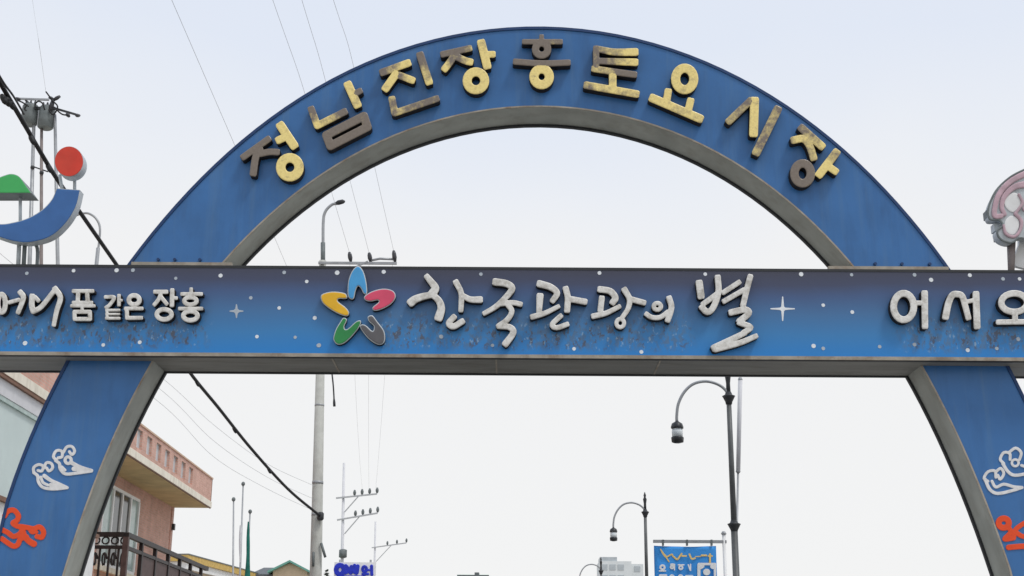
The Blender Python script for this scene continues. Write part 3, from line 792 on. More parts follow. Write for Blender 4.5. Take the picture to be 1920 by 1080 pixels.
# ------------------------------------------------------------------ emblem sculptures standing on the beam
sc = thing('emblem_sculpture', 'red sun, green hill and blue wave emblem standing on the left end of the crossbeam', 'sculpture', (at(90, 490, YG).x, YG+0.1, zt))
YS0, YS1 = 12.48, 12.60
def poly_plate(px, Y0, Y1, nm, faces, parent, inset_px=1.5):
    pp = smooth_poly(px, 4)
    P = [at(u, v, Y0) for u, v in pp]
    MB().prism([(p.x, p.z) for p in P], Y0, Y1).build(nm, [M['return_grey']], parent)
ball = [(129.5 + 27*math.cos(t), 303 + 28.5*math.sin(t)) for t in [2*math.pi*k/36 for k in range(36)]]
P = [at(u, v, YS0) for u, v in ball]
o = MB().prism([(p.x, p.z) for p in P], YS0, YS1, 0).build('sun_disc', [M['return_grey']], sc)
P2 = [at(129.5 + (u-129.5)*0.97, 303 + (v-303)*0.97, YS0) for u, v in ball]
MB().prism([(p.x, p.z) for p in P2], YS0-0.008, YS0-0.0005, 0).build('face', [M['sun_red']], o)
wave = catmull([(106,353,0),(97,374,0),(78,394,0),(52,409,0),(25,417,0),(0,420,0),(-30,414,0),(-58,398,0)], 5) + \
       catmull([(-66,404,0),(-40,428,0),(0,445,0),(30,453,0),(58,454,0),(95,443,0),(124,417,0),(142,387,0),(150,356,0)], 5)
P = [at(p.x, p.y, YS0) for p in wave]
o = MB().prism([(p.x, p.z) for p in P], YS0, YS1, 0).build('wave', [M['return_grey']], sc)
cx_ = [(p.x, p.y) for p in wave]
def inset_wave(gx, gy):
    d, w = poly_field(cx_, gx, gy); return d + 1.0, w
plate('face', inset_wave, (-70, 350, 152, 456), 1.2, YS0-0.0005, 0.008, 0.002, [M['sea_blue'], M['sea_blue']], o)
hill = [(-48,362),(-30,352),(-8,336),(8,329),(22,326),(36,331),(48,347),(59,362)]
hq = catmull([(a, b, 0) for a, b in hill], 4)
P = [at(p.x, p.y, YS0+0.02) for p in hq]
o = MB().prism([(p.x, p.z) for p in P], YS0+0.02, YS1+0.12, 0, 1).build('hill', [M['return_grey'], M['transformer']], sc)
hx = [(p.x, p.y) for p in hq]
def inset_hill(gx, gy):
    d, w = poly_field(hx, gx, gy); return d + 0.8, w
plate('face', inset_hill, (-50, 324, 60, 364), 1.0, YS0+0.0195, 0.008, 0.002, [M['hill_green'], M['hill_green']], o)
for (u0, v0, u1, v1, mt) in ((36,455,36,493,'return_grey'), (47,450,46,493,'transformer'), (-40,420,-40,494,'transformer')):
    a, b = at(u0, v0, YS0+0.12), at(u1, v1, YS0+0.12); b.z = zt
    MB().tube([a, b], 0.022, 8).build('support', [M[mt]], sc)
a, b, c = at(60,456,YS0+0.13), at(70,466,YS0+0.13), at(71,494,YS0+0.13); c.z = zt
MB().tube(catmull([a, b, c], 5), 0.018, 8).build('support', [M['transformer']], sc)
for u0, v0, u1, v1 in ((38,362,38,425), (112,328,118,365), (140,328,140,362), (-20,362,-20,420)):
    MB().tube([at(u0, v0, YS0+0.15), at(u1, v1, YS0+0.15)], 0.017, 8).build('support', [M['return_grey']], sc)

# curled sculpture at the right end
E = (1780,280,4.5)
sr = thing('curled_sculpture', 'mauve and white curled relief sculpture on the right end of the crossbeam', 'sculpture', (at(1900, 500, YG).x, YG+0.1, zt))
def eu(l): return [(E[0]+x/E[2], E[1]+y/E[2]) for x, y in l]
sil = smooth_poly(eu([(820,120),(630,185),(500,255),(390,370),(335,500),(345,590),(420,600),(450,640),(400,690),(430,760),(520,790),(600,740),(700,760),(900,700),(980,500),(950,250)]), 5)
P = [at(u, v, YS0) for u, v in sil]
body = MB().prism([(p.x, p.z) for p in P], YS0, YS1, 0).build('body', [M['return_grey']], sr)
st = S(E, ([(830,150),(640,205),(510,275),(420,380),(385,500),(390,560),(440,560)],(26,20)), ([(860,200),(700,280),(560,310),(470,390),(445,480),(470,545)],(34,16)),
       ([(590,380),(620,450),(590,500),(560,540)],12), ([(560,540),(610,600),(600,680),(550,735),(480,710),(460,640)],(14,10)), ([(640,500),(720,470),(820,480)],20))
plate('relief_line', lambda gx, gy: stroke_field(st, gx, gy), bbox_of(st), 1.0, YS0-0.0005, 0.02, 0.006, [M['mauve'], M['mauve']], body, bw=3)
st2 = S(E, ([(800,108),(630,172),(505,240),(392,352),(330,500),(345,585),(420,592),(452,640),(405,692),(438,758),(525,785),(590,745)],8))
plate('outline', lambda gx, gy: stroke_field(st2, gx, gy), bbox_of(st2), 0.7, YS0-0.0005, 0.012, 0.003, [M['transformer'], M['transformer']], body, bw=2)
for ring in ([(540,365),(600,400),(600,470),(540,530),(480,490),(465,420)], [(520,560),(580,590),(585,660),(540,720),(480,690),(470,610)]):
    rp = smooth_poly(eu(ring), 5)
    bb = (min(p[0] for p in rp), min(p[1] for p in rp), max(p[0] for p in rp), max(p[1] for p in rp))
    plate('white_lobe', lambda gx, gy, rp=rp: poly_field(rp, gx, gy), bb, 1.0, YS0-0.0005, 0.008, 0.003, [M['white_paint'], M['white_paint']], body, bw=3)
# bracket pieces on the left edge and the pale panel to its right
for k, (x, y, w, h, mt) in enumerate(((330,560,34,40,'transformer'), (395,670,36,30,'return_grey'), (415,740,40,34,'transformer'))):
    u, v = E[0]+x/E[2], E[1]+y/E[2]; p = at(u, v, YS0+0.1)
    MB().box(p.x-0.035, YS0+0.05, p.z-0.04, p.x+0.035, YS1+0.03, p.z+0.04).build('bracket', [M[mt]], sr)
back_px = smooth_poly(eu([(600,640),(760,560),(960,560),(960,985),(560,985),(590,800)]), 3)
P = [at(u, v, YS1+0.05) for u, v in back_px]
MB().prism([(p.x, max(p.z, zt+0.002)) for p in P], YS1+0.05, YS1+0.10).build('back_panel', [M['white_paint']], sr)
a, b = at(1896, 452, YS0+0.12), at(1893, 497, YS0+0.12); b.z = zt
MB().tube([a, b], [0.045, 0.03], 8).build('support', [M['rust_pole']], sr)
a, b = at(1990, 440, YS0+0.12), at(1990, 497, YS0+0.12); b.z = zt
MB().tube([a, b], [0.045, 0.03], 8).build('support', [M['rust_pole']], sr)

# ------------------------------------------------------------------ concrete utility pole with lamp arm
YP = 30.0
base = at(592, 1075, YP); top = at(605, 489, YP)
pole_x = at(600, 800, YP).x
up = thing('utility_pole', 'pale concrete utility pole with a crossarm and a bent lamp arm on top', 'utility pole', (base.x, YP, 0), 'utility poles along the street')
dirv = (top - base); foot = base - dirv * (base.z / dirv.z)
MB().tube([foot, base, top], [0.165, 0.135, 0.082], 14).build('pole', [M['concrete']], up)
# bands and step bolts
for v in (1040, 965, 905, 820, 760):
    q = foot + dirv * ((at(600, v, YP).z) / dirv.z)
    MB().lathe([(0.128, -0.03), (0.128, 0.03)] if v > 900 else [(0.112, -0.02), (0.112, 0.02)], q, 14).build('band', [M['galv']], up)
arm_pts = catmull([at(606, 492, YP), at(606, 420, YP), at(610, 397, YP), at(622, 384, YP), at(631, 382, YP)], 6)
MB().tube(arm_pts, 0.036, 8).build('lamp_arm', [M['galv']], up)
MB().tube([at(605.5, 500, YP), at(605.5, 455, YP)], 0.055, 8).build('sleeve', [M['transformer']], up)
hd = MB(); p = at(636, 380, YP)
hd.tube([p + Vector((-0.10,0,-0.03)), p + Vector((-0.02,0,0.0)), p + Vector((0.09,0,0.03)), p + Vector((0.14,0,0.03))], [0.03, 0.06, 0.055, 0.02], 10)
hd.build('lamp_head', [M['dark_metal']], up)
ca = MB(); a, b = at(597, 493, YP-0.12), at(744, 492, YP-0.12); b.z = a.z
ca.bar(a, b, 0.055, 0.055); ca.build('crossarm', [M['galv']], up)
br_ = MB(); br_.bar(at(604, 530, YP-0.1), at(690, 490, YP-0.14), 0.035); br_.build('arm_brace', [M['galv']], up)
ins_px = ((655, 473), (692, 474), (738, 470))
ins_pts = []
for u, v in ins_px:
    q = at(u, v, YP-0.12); ins_pts.append(q)
    s_ = Vector((q.x+0.045, q.y, a.z+0.035))
    MB().tube([s_, s_.lerp(q, 0.4), s_.lerp(q, 0.75), q], [0.03, 0.055, 0.05, 0.03], 10).build('insulator', [M['porcelain']], up)
hook = MB(); hook.tube([at(692, 489, YP-0.12), at(712, 485, YP-0.12), at(738, 486, YP-0.12)], 0.03, 6); hook.build('link_rod', [M['galv']], up)
MB().tube(catmull([at(622, 696, YP), at(625, 725, YP), at(627, 762, YP)], 5), [0.018]*9+[0.03]*2, 6).build('drop_cable', [M['dark_metal']], up)
c_ = MB(); q = at(601, 968, YP-0.16)
c_.lathe([(0.05,-0.09),(0.075,-0.06),(0.075,0.06),(0.05,0.09)], q, 10); c_.build('cable_clamp', [M['dark_metal']], up)
for u, v, u2, v2 in ((588, 1035, 587, 1062), (602, 1018, 610, 1045)):
    MB().tube([at(u, v, YP-0.13), at(u2, v2, YP-0.13)], 0.03, 6).build('step_bracket', [M['transformer']], up)

# far poles; shafts and arms coloured pale in place of distance haze
def far_pole(u0, v0, u1, Y, arms, label):
    t0, b0 = at(u0, v0, Y), at(u1, 1075, Y); d = t0 - b0; f = b0 - d * (b0.z / d.z)
    r = thing('utility_pole', label, 'utility pole', (f.x, Y, 0), 'utility poles along the street')
    MB().tube([f, t0], [0.12, 0.06], 10).build('pole', [M['lilac']], r)
    for (ua, va, ub, vb, n) in arms:
        a, b = at(ua, va, Y-0.1), at(ub, vb, Y-0.1)
        MB().bar(a, b, 0.075).build('crossarm', [M['wire']], r)
        for k in range(n):
            q = a.lerp(b, 0.45 + 0.55 * k / max(n-1, 1))
            MB().lathe([(0.03,0.03),(0.07,0.10),(0.08,0.2),(0.04,0.32)], q, 8).build('insulator', [M['transformer']], r)
        m_ = at((ua+ub)/2+4, (va+vb)/2, Y-0.1); l_ = at(u0+1, va+26, Y-0.05)
        MB().bar(l_, m_, 0.05).build('arm_brace', [M['wire']], r)
    return r
fp = far_pole(645, 868, 641, 68.0, [(630, 934, 707, 926, 4), (632, 975, 708, 962, 4)], 'far concrete utility pole with two stacked crossarms left of the road')
q = at(643, 1038, 67.8)
MB().lathe([(0.10,-0.22),(0.2,-0.18),(0.2,0.18),(0.10,0.22)], q, 10).build('junction_box', [M['transformer']], fp)
far_pole(704, 978, 702, 98.0, [(697, 1027, 762, 1018, 3)], 'farthest thin utility pole with a single crossarm behind the blue sign')

# ------------------------------------------------------------------ transformer pole at the left edge
YT = 33.0; ZR = 7.706; KT = YT / 24.0
tp = thing('transformer_pole', 'group of slim steel poles carrying two grey transformers at the left edge', 'utility pole', (at(64, 600, YT).x, YT, ZR))
def long_pole(u0, v0, u1, v1, r, mt):
    a, b = at(u0, v0, YT), at(u1, v1, YT); d = b - a; f = a + d * ((ZR - a.z) / d.z)
    MB().tube([a, f], [r*0.9*KT, r*1.3*KT], 8).build('pole', [M[mt]], tp)
long_pole(64, 215, 58, 411, 0.038, 'galv'); long_pole(78, 215, 77.5, 400, 0.032, 'rust_pole'); long_pole(103, 215, 108, 480, 0.034, 'galv')
for u, v, r, h in ((56, 216, 0.155, 0.42), (87, 221, 0.15, 0.46)):
    r *= KT; h *= KT
    q = at(u, v, YT)
    t_ = MB(); t_.lathe([(r*0.8,-h/2),(r,-h/2+0.04),(r,h/2-0.05),(r*0.85,h/2)], q, 16)
    tr = t_.build('transformer', [M['transformer']], tp)
    for k in (-1, 0, 1):
        MB().lathe([(0.02,0),(0.035,0.04),(0.03,0.09),(0.015,0.13)], q + Vector((k*r*0.55, -0.03, h/2)), 8).build('bushing', [M['porcelain']], tr)
MB().bar(at(29, 185, YT), at(92, 187, YT), 0.05).build('crossarm', [M['galv']], tp)
MB().bar(at(92, 200, YT-0.1), at(150, 217, YT-0.1), 0.05).build('crossarm', [M['dark_metal']], tp)
MB().bar(at(48, 188, YT-0.05), at(68, 205, YT-0.05), 0.05).build('arm_brace', [M['dark_metal']], tp)
MB().bar(at(64, 203, YT-0.12), at(104, 203, YT-0.12), 0.07).build('platform', [M['dark_metal']], tp)
for u, v, u2, v2, r in ((94,208,100,186,0.05), (100,188,113,180,0.04), (92,182,100,186,0.035), (125,213,130,219,0.04), (142,215,148,218,0.04), (30,184,38,187,0.035)):
    MB().tube([at(u, v, YT-0.15), at((u+u2)/2, (v+v2)/2, YT-0.15), at(u2, v2, YT-0.15)], [r*0.7*KT, r*KT, r*0.6*KT], 8).build('insulator', [M['porcelain']], tp)
for u, v in ((61, 314), (78, 324)):
    q = at(u, v, YT-0.03); MB().lathe([(0.05,-0.04),(0.06,0),(0.05,0.04)], q, 8).build('clamp', [M['dark_metal']], tp)
for lp_ in ([(52,196),(46,204),(50,208)], [(68,203),(66,196),(72,190),(80,194),(84,206)], [(96,187),(108,200),(100,215),(92,206)], [(30,187),(42,192),(54,200)], [(104,204),(116,214),(128,216)], [(86,172),(92,180),(97,186)]):
    MB().tube(catmull([at(u, v, YT-0.2) for u, v in lp_], 5), 0.022, 5).build('jumper_wire', [M['black']], tp)
MB().bar(at(61, 312, YT), at(90, 322, YT), 0.03).build('tie_bar', [M['dark_metal']], tp)

# ------------------------------------------------------------------ cables
def cable(name, pts, r, m, label, group=None, per=8, n=6):
    o = MB().tube(catmull(pts, per), r, n).build(name, [m])
    return tag(o, label, 'cable', group)
main_pts = [at(601, 968, YP-0.16), at(540, 917, 28), at(470, 840, 25.8), at(410, 765, 23.8), at(355, 697, 22.2), at(285, 592, 20.3), at(212, 487, 18.6), at(155, 405, 17.4), at(100, 325, 16.4), at(45, 232, 15.4), at(0, 155, 14.7), at(-90, 0, 13.5), at(-230, -260, 12.0), Vector((-6.5, 5.0, 10.6)), Vector((-7.6, -12.0, 10.2))]
mc = thing('overhead_cable', 'thick black bundled cable sagging from the left edge down to the concrete pole', 'cable', main_pts[0], 'overhead cables')
MB().tube(catmull(main_pts, 8), 0.029, 8).build('sheath', [M['black']], mc)
hang = [at(45, 214, 15.3), at(25, 180, 14.9), at(5, 152, 14.6), at(-30, 90, 14.2)]
MB().tube(catmull(hang, 6), 0.014, 6).build('messenger_wire', [M['dark_metal']], mc)
for u, v, r in ((14, 190, 0.055), (22, 196, 0.05), (7, 186, 0.05), (60, 262, 0.045), (92, 315, 0.045), (130, 368, 0.043), (370, 718, 0.045), (440, 806, 0.045), (505, 882, 0.045)):
    q = at(u, v, {14:14.9, 22:15.0, 7:14.8, 60:15.6, 92:16.2, 130:16.9, 370:22.6, 440:24.9, 505:26.9}[u])
    d = Vector((-0.5, 0, 0.85)) * 0.07
    MB().tube([q-d, q-d*0.5, q+d*0.5, q+d], [r*0.45, r*0.72, r*0.72, r*0.45], 8).build('cable_tie', [M['black']], mc)
# bare line wires from the insulators up over the street
for q, (u1, v1), (u2, v2), w in zip(ins_pts, ((570,170), (606,135), (660,112)), ((508,-10), (563,-10), (622,-10)), ('left', 'middle', 'right')):
    m1, m2 = at(u1, v1, 22.4), at(u2, v2, 19.3)
    ext = m2 + (m2 - m1) * 3.0
    cable('line_wire', [q, q.lerp(m1, 0.5) + Vector((0, 0, -0.06)), m1, m2, ext], 0.0035, M['wire'], '%s of the three thin wires rising from the insulators of the concrete pole' % {'left':'leftmost', 'middle':'middle', 'right':'rightmost'}[w], 'overhead cables')
p0, p1, p2 = at(602, 655, YP), at(437, 265, 21.5), at(322, 0, 17.0)
cable('line_wire', [p0, at(535, 493, 26.5), p1, p2, p2 + (p2 - p1) * 2.5], 0.0035, M['wire'], 'lone thin wire crossing the sky left of the arch', 'overhead cables')
p1, p2 = at(86, 172, YT), at(60, -5, 27.5)
cable('line_wire', [p1, at(73, 80, 21.2), p2, p2 + (p2 - p1) * 2], 0.003, M['wire'], 'thin wire rising from the transformers at the left edge', 'overhead cables')
for k, (va, vb, vc, lab) in enumerate(((712, 796, 915, 'highest'), (736, 826, 940, 'middle'), (762, 856, 962, 'lowest'))):
    cable('line_wire', [at(598, vc, YP), at(500, vc-46, 28.5), at(400, vb, 27.0), at(308, va, 25.4), at(120, va-140, 22), at(-150, va-360, 19)], 0.0035, M['wire'], '%s of the three faint wires sloping past the brick balcony' % lab, 'overhead cables')
for q, (u, v), w in zip(ins_pts, ((680, 925), (692, 923), (704, 921)), ('leftmost', 'middle', 'rightmost')):
    e_ = at(u, v, 67.9)
    mid = q.lerp(e_, 0.5) + Vector((0, 0, -0.55))
    cable('line_wire', [q, q.lerp(mid, 0.5) + Vector((0,0,-0.12)), mid, mid.lerp(e_, 0.5) + Vector((0,0,-0.12)), e_], 0.003, M['wire'], '%s of the faint wires running on to the far pole' % w, 'overhead cables')

# ------------------------------------------------------------------ street lamps
def make_lamp():
    """local: base at the origin, arm towards -x; z from the photograph's first lamp"""
    r = thing('street_lamp', '', 'street lamp', (0, 0, 0), 'street lamps on the right pavement')
    YL = 16.6
    bx = at(1377, 1000, YL).x
    def lp(u, v):
        q = at(u, v, YL); return Vector((q.x - bx, 0, q.z))
    zc = lp(1372, 745).z; zc2 = lp(1374, 985).z; zt_ = lp(1372, 690).z
    MB().tube([(0,0,0.0),(0,0,0.5),(0,0,zc2)], [0.055,0.045,0.042], 12).build('lower_pole', [M['lamp_metal']], r, local=True)
    MB().tube([(0,0,zc2),(0,0,zc)], [0.037,0.031], 12).build('upper_pole', [M['lamp_metal']], r, local=True)
    MB().lathe([(0.16,0.0),(0.16,0.05),(0.10,0.12),(0.09,0.4),(0.06,0.5)], (0,0,0), 12).build('base', [M['lamp_metal']], r, local=True)
    for z in (zc, zc2):
        MB().lathe([(0.04,-0.09),(0.045,-0.06),(0.075,0.0),(0.085,0.015),(0.05,0.03),(0.035,0.07)], (0,0,z), 12).build('collar', [M['dark_metal']], r, local=True)
    MB().lathe([(0.03,0),(0.026,0.15),(0.035,0.22),(0.04,0.25),(0.02,0.29),(0.028,0.33),(0.005,0.40)], (0,0,zc+0.03), 10).build('finial', [M['dark_metal']], r, local=True)
    arm = catmull([lp(1371, 748), lp(1358, 729), lp(1342, 719), lp(1322, 715), lp(1300, 720), lp(1283, 735), lp(1272, 757), lp(1269, 778), lp(1269, 790)], 5)
    MB().tube(arm, 0.019, 10).build('arm', [M['galv']], r, local=True)
    c = lp(1270, 811)
    MB().lathe([(0.066,-0.056),(0.07,0.0),(0.066,0.050)], c, 6).build('lantern_glass', [M['lantern_glass']], r, local=True)
    MB().lathe([(0.078,0.050),(0.08,0.07),(0.066,0.115),(0.025,0.14),(0.012,0.16)], c, 6).build('lantern_cap', [M['dark_metal']], r, local=True)
    MB().lathe([(0.03,-0.135),(0.074,-0.125),(0.08,-0.07),(0.076,-0.056)], c, 6).build('lantern_base', [M['dark_metal']], r, local=True)
    return r, bx, YL
lamp, bx, YL = make_lamp()
lamp.location = (bx, YL, 0.12)
for ch in lamp.children:
    ch.location.z = -0.12
lamp['label'] = 'nearest dark street lamp with a hooked arm and lantern, its top behind the crossbeam'
l2 = at(1212, 1060, 27.9); l3 = at(1127, 1074, 41.8)
copy_tree(lamp, (l2.x, 27.9, 0.12), 'second street lamp with a hooked arm, left of the blue banner')
copy_tree(lamp, (l3.x, 41.8, 0.12), 'farthest street lamp, only its hooked arm showing beside the pale apartment tower')
# pale pole clipped to the right of the nearest lamp
pb = MB(); a, b = at(1388, 712, YL+0.25), at(1384, 884, YL+0.25)
d = b - a; f = a + d * (-(a.z - 0.12) / d.z)
wp = thing('banner_pole', 'slim pale pole standing close behind the nearest street lamp', 'pole', f)
MB().tube([a, b], 0.028, 8).build('upper_tube', [M['lilac']], wp)
MB().tube([b, f], 0.014, 8).build('lower_tube', [M['galv']], wp)
for q in (a, b): MB().lathe([(0.02,-0.02),(0.032,0),(0.02,0.03)], q, 8).build('ferrule', [M['galv']], wp)

# ------------------------------------------------------------------ blue banner
YN = 18.6
bn = thing('street_banner', 'blue cloth banner with yellow and white Korean print hanging from a grey frame', 'banner', (at(1356, 1070, YN).x, YN, 0.12))
TLb, BRb = at(1226, 1023, YN), at(1347, 1140, YN)
nx, nz = 14, 16
cl_ = MB(); vv, ff = [], []
for j in range(nz+1):
    for i in range(nx+1):
        x = TLb.x + (BRb.x-TLb.x)*i/nx; z = TLb.z + (BRb.z-TLb.z)*j/nz
        sag = 0.012 * math.sin(math.pi*i/nx) if j == 0 else 0
        vv.append((x, YN + 0.012*math.sin(i*0.9+j*0.3), z - sag))
for j in range(nz):
    for i in range(nx):
        k = j*(nx+1)+i; ff.append((k, k+nx+1, k+nx+2, k+1))
cl_.add(vv, ff, 0, True)
cloth = cl_.build('cloth', [M['banner_blue']], bn)
so = cloth.modifiers.new('thickness', 'SOLIDIFY'); so.thickness = 0.003
z_, p_ = at(1226, 1015, YN), at(1362, 1015, YN)
MB().bar(Vector((z_.x-0.01, YN, z_.z)), Vector((p_.x, YN, z_.z)), 0.04).build('top_bar', [M['galv']], bn)
pz = at(1357, 1003, YN)
MB().tube([(pz.x, YN, pz.z), (pz.x, YN, 0.12)], 0.024, 8).build('post', [M['white_paint']], bn)
MB().lathe([(0.02,-0.02),(0.04,0.0),(0.02,0.035)], at(1357, 1001, YN), 8).build('post_cap', [M['galv']], bn)
for u in (1243, 1288, 1334):
    q = at(u, 1019, YN); MB().box(q.x-0.012, YN-0.03, q.z-0.03, q.x+0.012, YN+0.03, q.z+0.05).build('clip', [M['transformer']], bn)
H = (1200,980,9.6)
yel = S(H, ([(370,480),(420,560),(455,600)],(14,30)), ([(455,600),(520,700)],16), ([(480,620),(570,570),(590,600)],18), ([(600,610),(670,660),(720,600),(750,560)],22), ([(760,600),(830,600)],20), ([(890,570),(930,650),(990,640)],22),
        ([(1000,610),(1090,610)],12), ([(1110,590),(1190,590)],24), ([(1260,570),(1260,720)],24), ([(1230,600),(1300,600)],18))
yel = [(p, r0*0.72, r1*0.72, g0, g1, c) for p, r0, r1, g0, g1, c in yel]
letter('banner_print', yel, YN-0.014, 0.004, [M['banner_yellow']]*2, cloth, cell=0.5, bevel=0.001, bw=1)
wht = S(H, ('ring',405,805,38,38,18), ([(350,870),(460,870)],12), ([(560,750),(600,750)],16), ('ring',575,800,24,26,15), ([(620,750),(620,850)],12), ([(690,760),(790,760)],12), ('ring',735,810,30,30,16), ([(870,760),(900,850)],12), ([(910,750),(910,860)],12),
        ([(360,950),(470,950)],20), ([(360,950),(360,1020)],16), ([(470,950),(470,1020)],16), ('ring',575,980,34,34,16), ('ring',730,980,36,34,16), ([(830,960),(940,960)],18), ([(880,960),(880,1030)],16))
letter('banner_print', wht, YN-0.014, 0.004, [M['frame_white']]*2, cloth, cell=0.5, bevel=0.001, bw=1)
lg = S(H, ([(1060,760),(1060,1100)],28), ([(1350,760),(1350,1100)],22), ([(1060,745),(1350,745)],22), ([(1090,800),(1120,780)],40), ([(1310,800),(1300,790)],36), ('ring',1200,890,34,30,30), ([(1100,1010),(1320,1010)],40), ([(1100,1080),(1320,1080)],40))
letter('banner_logo', lg, YN-0.014, 0.004, [M['frame_white']]*2, cloth, cell=0.6, bevel=0.001, bw=1)

# ------------------------------------------------------------------ pink brick building with balconies
Yf = 45.0
pf = at(396, 952, Yf)
dv = Vector(rays(930, 1300).tolist()); dv.z = 0; dv.normalize()
ang = math.atan2(-dv.x, dv.y)
bb = thing('brick_building', 'pink brick house with a cream balcony slab and a black iron railing', 'building', (pf.x, pf.y, 0), rotz=ang)
nrm = Vector((dv.y, -dv.x, 0))
inv = (Matrix.Translation((pf.x, pf.y, 0)) @ Matrix.Rotation(ang, 4, 'Z')).inverted()
def bl(u, v, x=0.0):
    """local point on the building plane x"""
    p0 = Vector((pf.x, pf.y, 0)) + nrm * x
    return inv @ hit(u, v, p0, nrm)
zs = pf.z; ST = 0.20; PH = 0.80; XW = -1.25; YN0 = -27.0
ztp = zs + ST + PH
kw = dict(local=True)
MB().box(XW-7, YN0, 0, XW, 0, zs).build('wall', [M['brick_pink']], bb, **kw)
MB().box(XW-7, YN0, zs, XW-0.003, -0.003, zs+ST).build('roof_slab', [M['cream']], bb, **kw)
MB().box(XW-0.002, YN0-0.05, zs, 0, 0.05, zs+ST).build('balcony_slab', [M['cream']], bb, **kw)
MB().box(XW+0.001, YN0, zs-0.012, -0.06, -0.02, zs-0.001).build('slab_underside', [M['ochre']], bb, **kw)
MB().box(-0.055, YN0, zs-0.03, -0.02, 0.02, zs-0.001).build('drip_edge', [M['brown_line']], bb, **kw)
b0 = zs + ST + 0.001
MB().box(-0.16, YN0, b0, -0.03, 0, b0+0.12).build('base_course', [M['brick_pink']], bb, **kw)
MB().box(-0.16, YN0, ztp-0.17, -0.03, 0, ztp-0.05).build('top_course', [M['brick_pink']], bb, **kw)
MB().box(-0.19, YN0, ztp-0.049, 0.0, 0.03, ztp).build('coping', [M['cap_stone']], bb, **kw)
ops = [bl(u, 880 + (u-257)*0.0, -0.03).y for u in (257, 275, 294, 312, 328, 344, 358.6)]
ys = sorted(ops)
pitch = (ys[-1] - ys[0]) / 6
allops = [ys[-1] - k * pitch for k in range(9)]
hw = pitch * 0.26
prev = 0.0
pier_me = MB().box(-0.16, -(pitch-2*hw)/2, b0+0.121, -0.03, (pitch-2*hw)/2, ztp-0.171).mesh('pier', [M['brick_pink']])
fill_me = MB().box(-0.12, -hw, b0+0.121, -0.10, hw, ztp-0.171).mesh('infill_panel', [M['glass_grey']])
MB().box(-0.16, allops[0]+hw+0.001, b0+0.121, -0.03, 0, ztp-0.171).build('end_panel', [M['brick_pink']], bb, **kw)
MB().box(-0.16, YN0, b0+0.121, -0.03, allops[-1]-pitch/2-(pitch-2*hw)/2-0.001-0.0, ztp-0.171).build('near_panel', [M['brick_pink']], bb, **kw)
for y in allops:
    o = link('infill_panel', fill_me, bb, local=True); o.location.y = y
    o = link('pier', pier_me, bb, local=True); o.location.y = y - pitch/2
MB().box(-0.14, -0.02, b0, -0.02, 0.012, ztp-0.06).build('corner_post', [M['brown_line']], bb, **kw)
MB().box(XW-0.02, -0.30, zs-3.0, XW+0.03, -0.02, zs-0.02).build('corner_strip', [M['brick_pink']], bb, **kw)
# tall window on the wall under the slab
w0, w1 = bl(192, 930, XW).y, bl(257, 960, XW).y
wt = bl(224, 918, XW).z; wb = wt - 2.25
win = MB()
for a, b, c, d in ((w0, w1, wt-0.09, wt), (w0, w1, wb, wb+0.09)): win.box(XW, a, c, XW+0.07, b, d)
n_ = 4; pw = (w1 - w0) / n_
for k in range(n_+1):
    y = w0 + k*pw; win.box(XW, y-0.055, wb+0.091, XW+0.068, y+0.055, wt-0.091)
wo = win.build('window', [M['frame_white']], bb, **kw)
for k in range(n_):
    y0, y1 = w0+k*pw+0.056, w0+(k+1)*pw-0.056
    MB().box(XW+0.004, y0, wb+0.091, XW+0.02, y1, wt-0.091).build('pane', [M['glass_mint'] if k in (0, 3) else M['glass_dark']], wo, local=True)
MB().box(XW, w0-0.15, wb-0.14, XW+0.12, w1+0.15, wb-0.002).build('window_sill', [M['cream']], bb, **kw)
q = bl(321, 988, XW)
MB().box(XW, q.y-0.08, q.z-0.1, XW+0.12, q.y+0.08, q.z+0.1).build('wall_lamp', [M['dark_metal']], bb, **kw)
# lower balcony with the iron railing
rc = bl(238, 998, 0.0); zr = rc.z; yc = rc.y
MB().box(XW+0.002, yc-0.1, zr-1.35, 0.08, 0.0, zr-1.15).build('lower_slab', [M['cream']], bb, **kw)
rl = MB().box(-0.06, yc, zr-0.12, 0.06, 0, zr); rl.box(XW+0.01, yc-0.06, zr-0.12, -0.061, yc+0.06, zr)
rail = rl.build('railing', [M['iron']], bb, **kw)
zm = zr - 0.34
MB().box(-0.045, yc+0.08, zm-0.09, 0.045, 0, zm).build('middle_rail', [M['iron']], rail, local=True)
MB().box(XW+0.01, yc-0.045, zm-0.09, -0.08, yc+0.045, zm).build('middle_rail', [M['iron']], rail, local=True)
MB().box(-0.07, yc-0.07, zr-1.15, 0.07, yc+0.07, zr-0.121).build('corner_post', [M['brown_panel']], rail, local=True)
pys = [bl(u, 1040, 0).y for u in (264, 290.5, 315.5, 338, 358.6, 379)]
stp = (pys[-1]-pys[0])/5
posts = [p for p in pys] + [pys[-1] + stp*(k+1) for k in range(40) if pys[-1] + stp*(k+1) < -0.05]
post_me = MB().box(-0.05, -0.055, zr-1.15, 0.05, 0.055, zr-0.121).mesh('post', [M['iron']])
panel_me = MB().box(-0.012, -stp/2+0.057, zr-1.12, 0.012, stp/2-0.057, zm-0.095).mesh('screen_panel', [M['brown_panel']])
for p in posts:
    o = link('post', post_me, rail, local=True); o.location.y = p
    o = link('screen_panel', panel_me, rail, local=True); o.location.y = p + stp/2
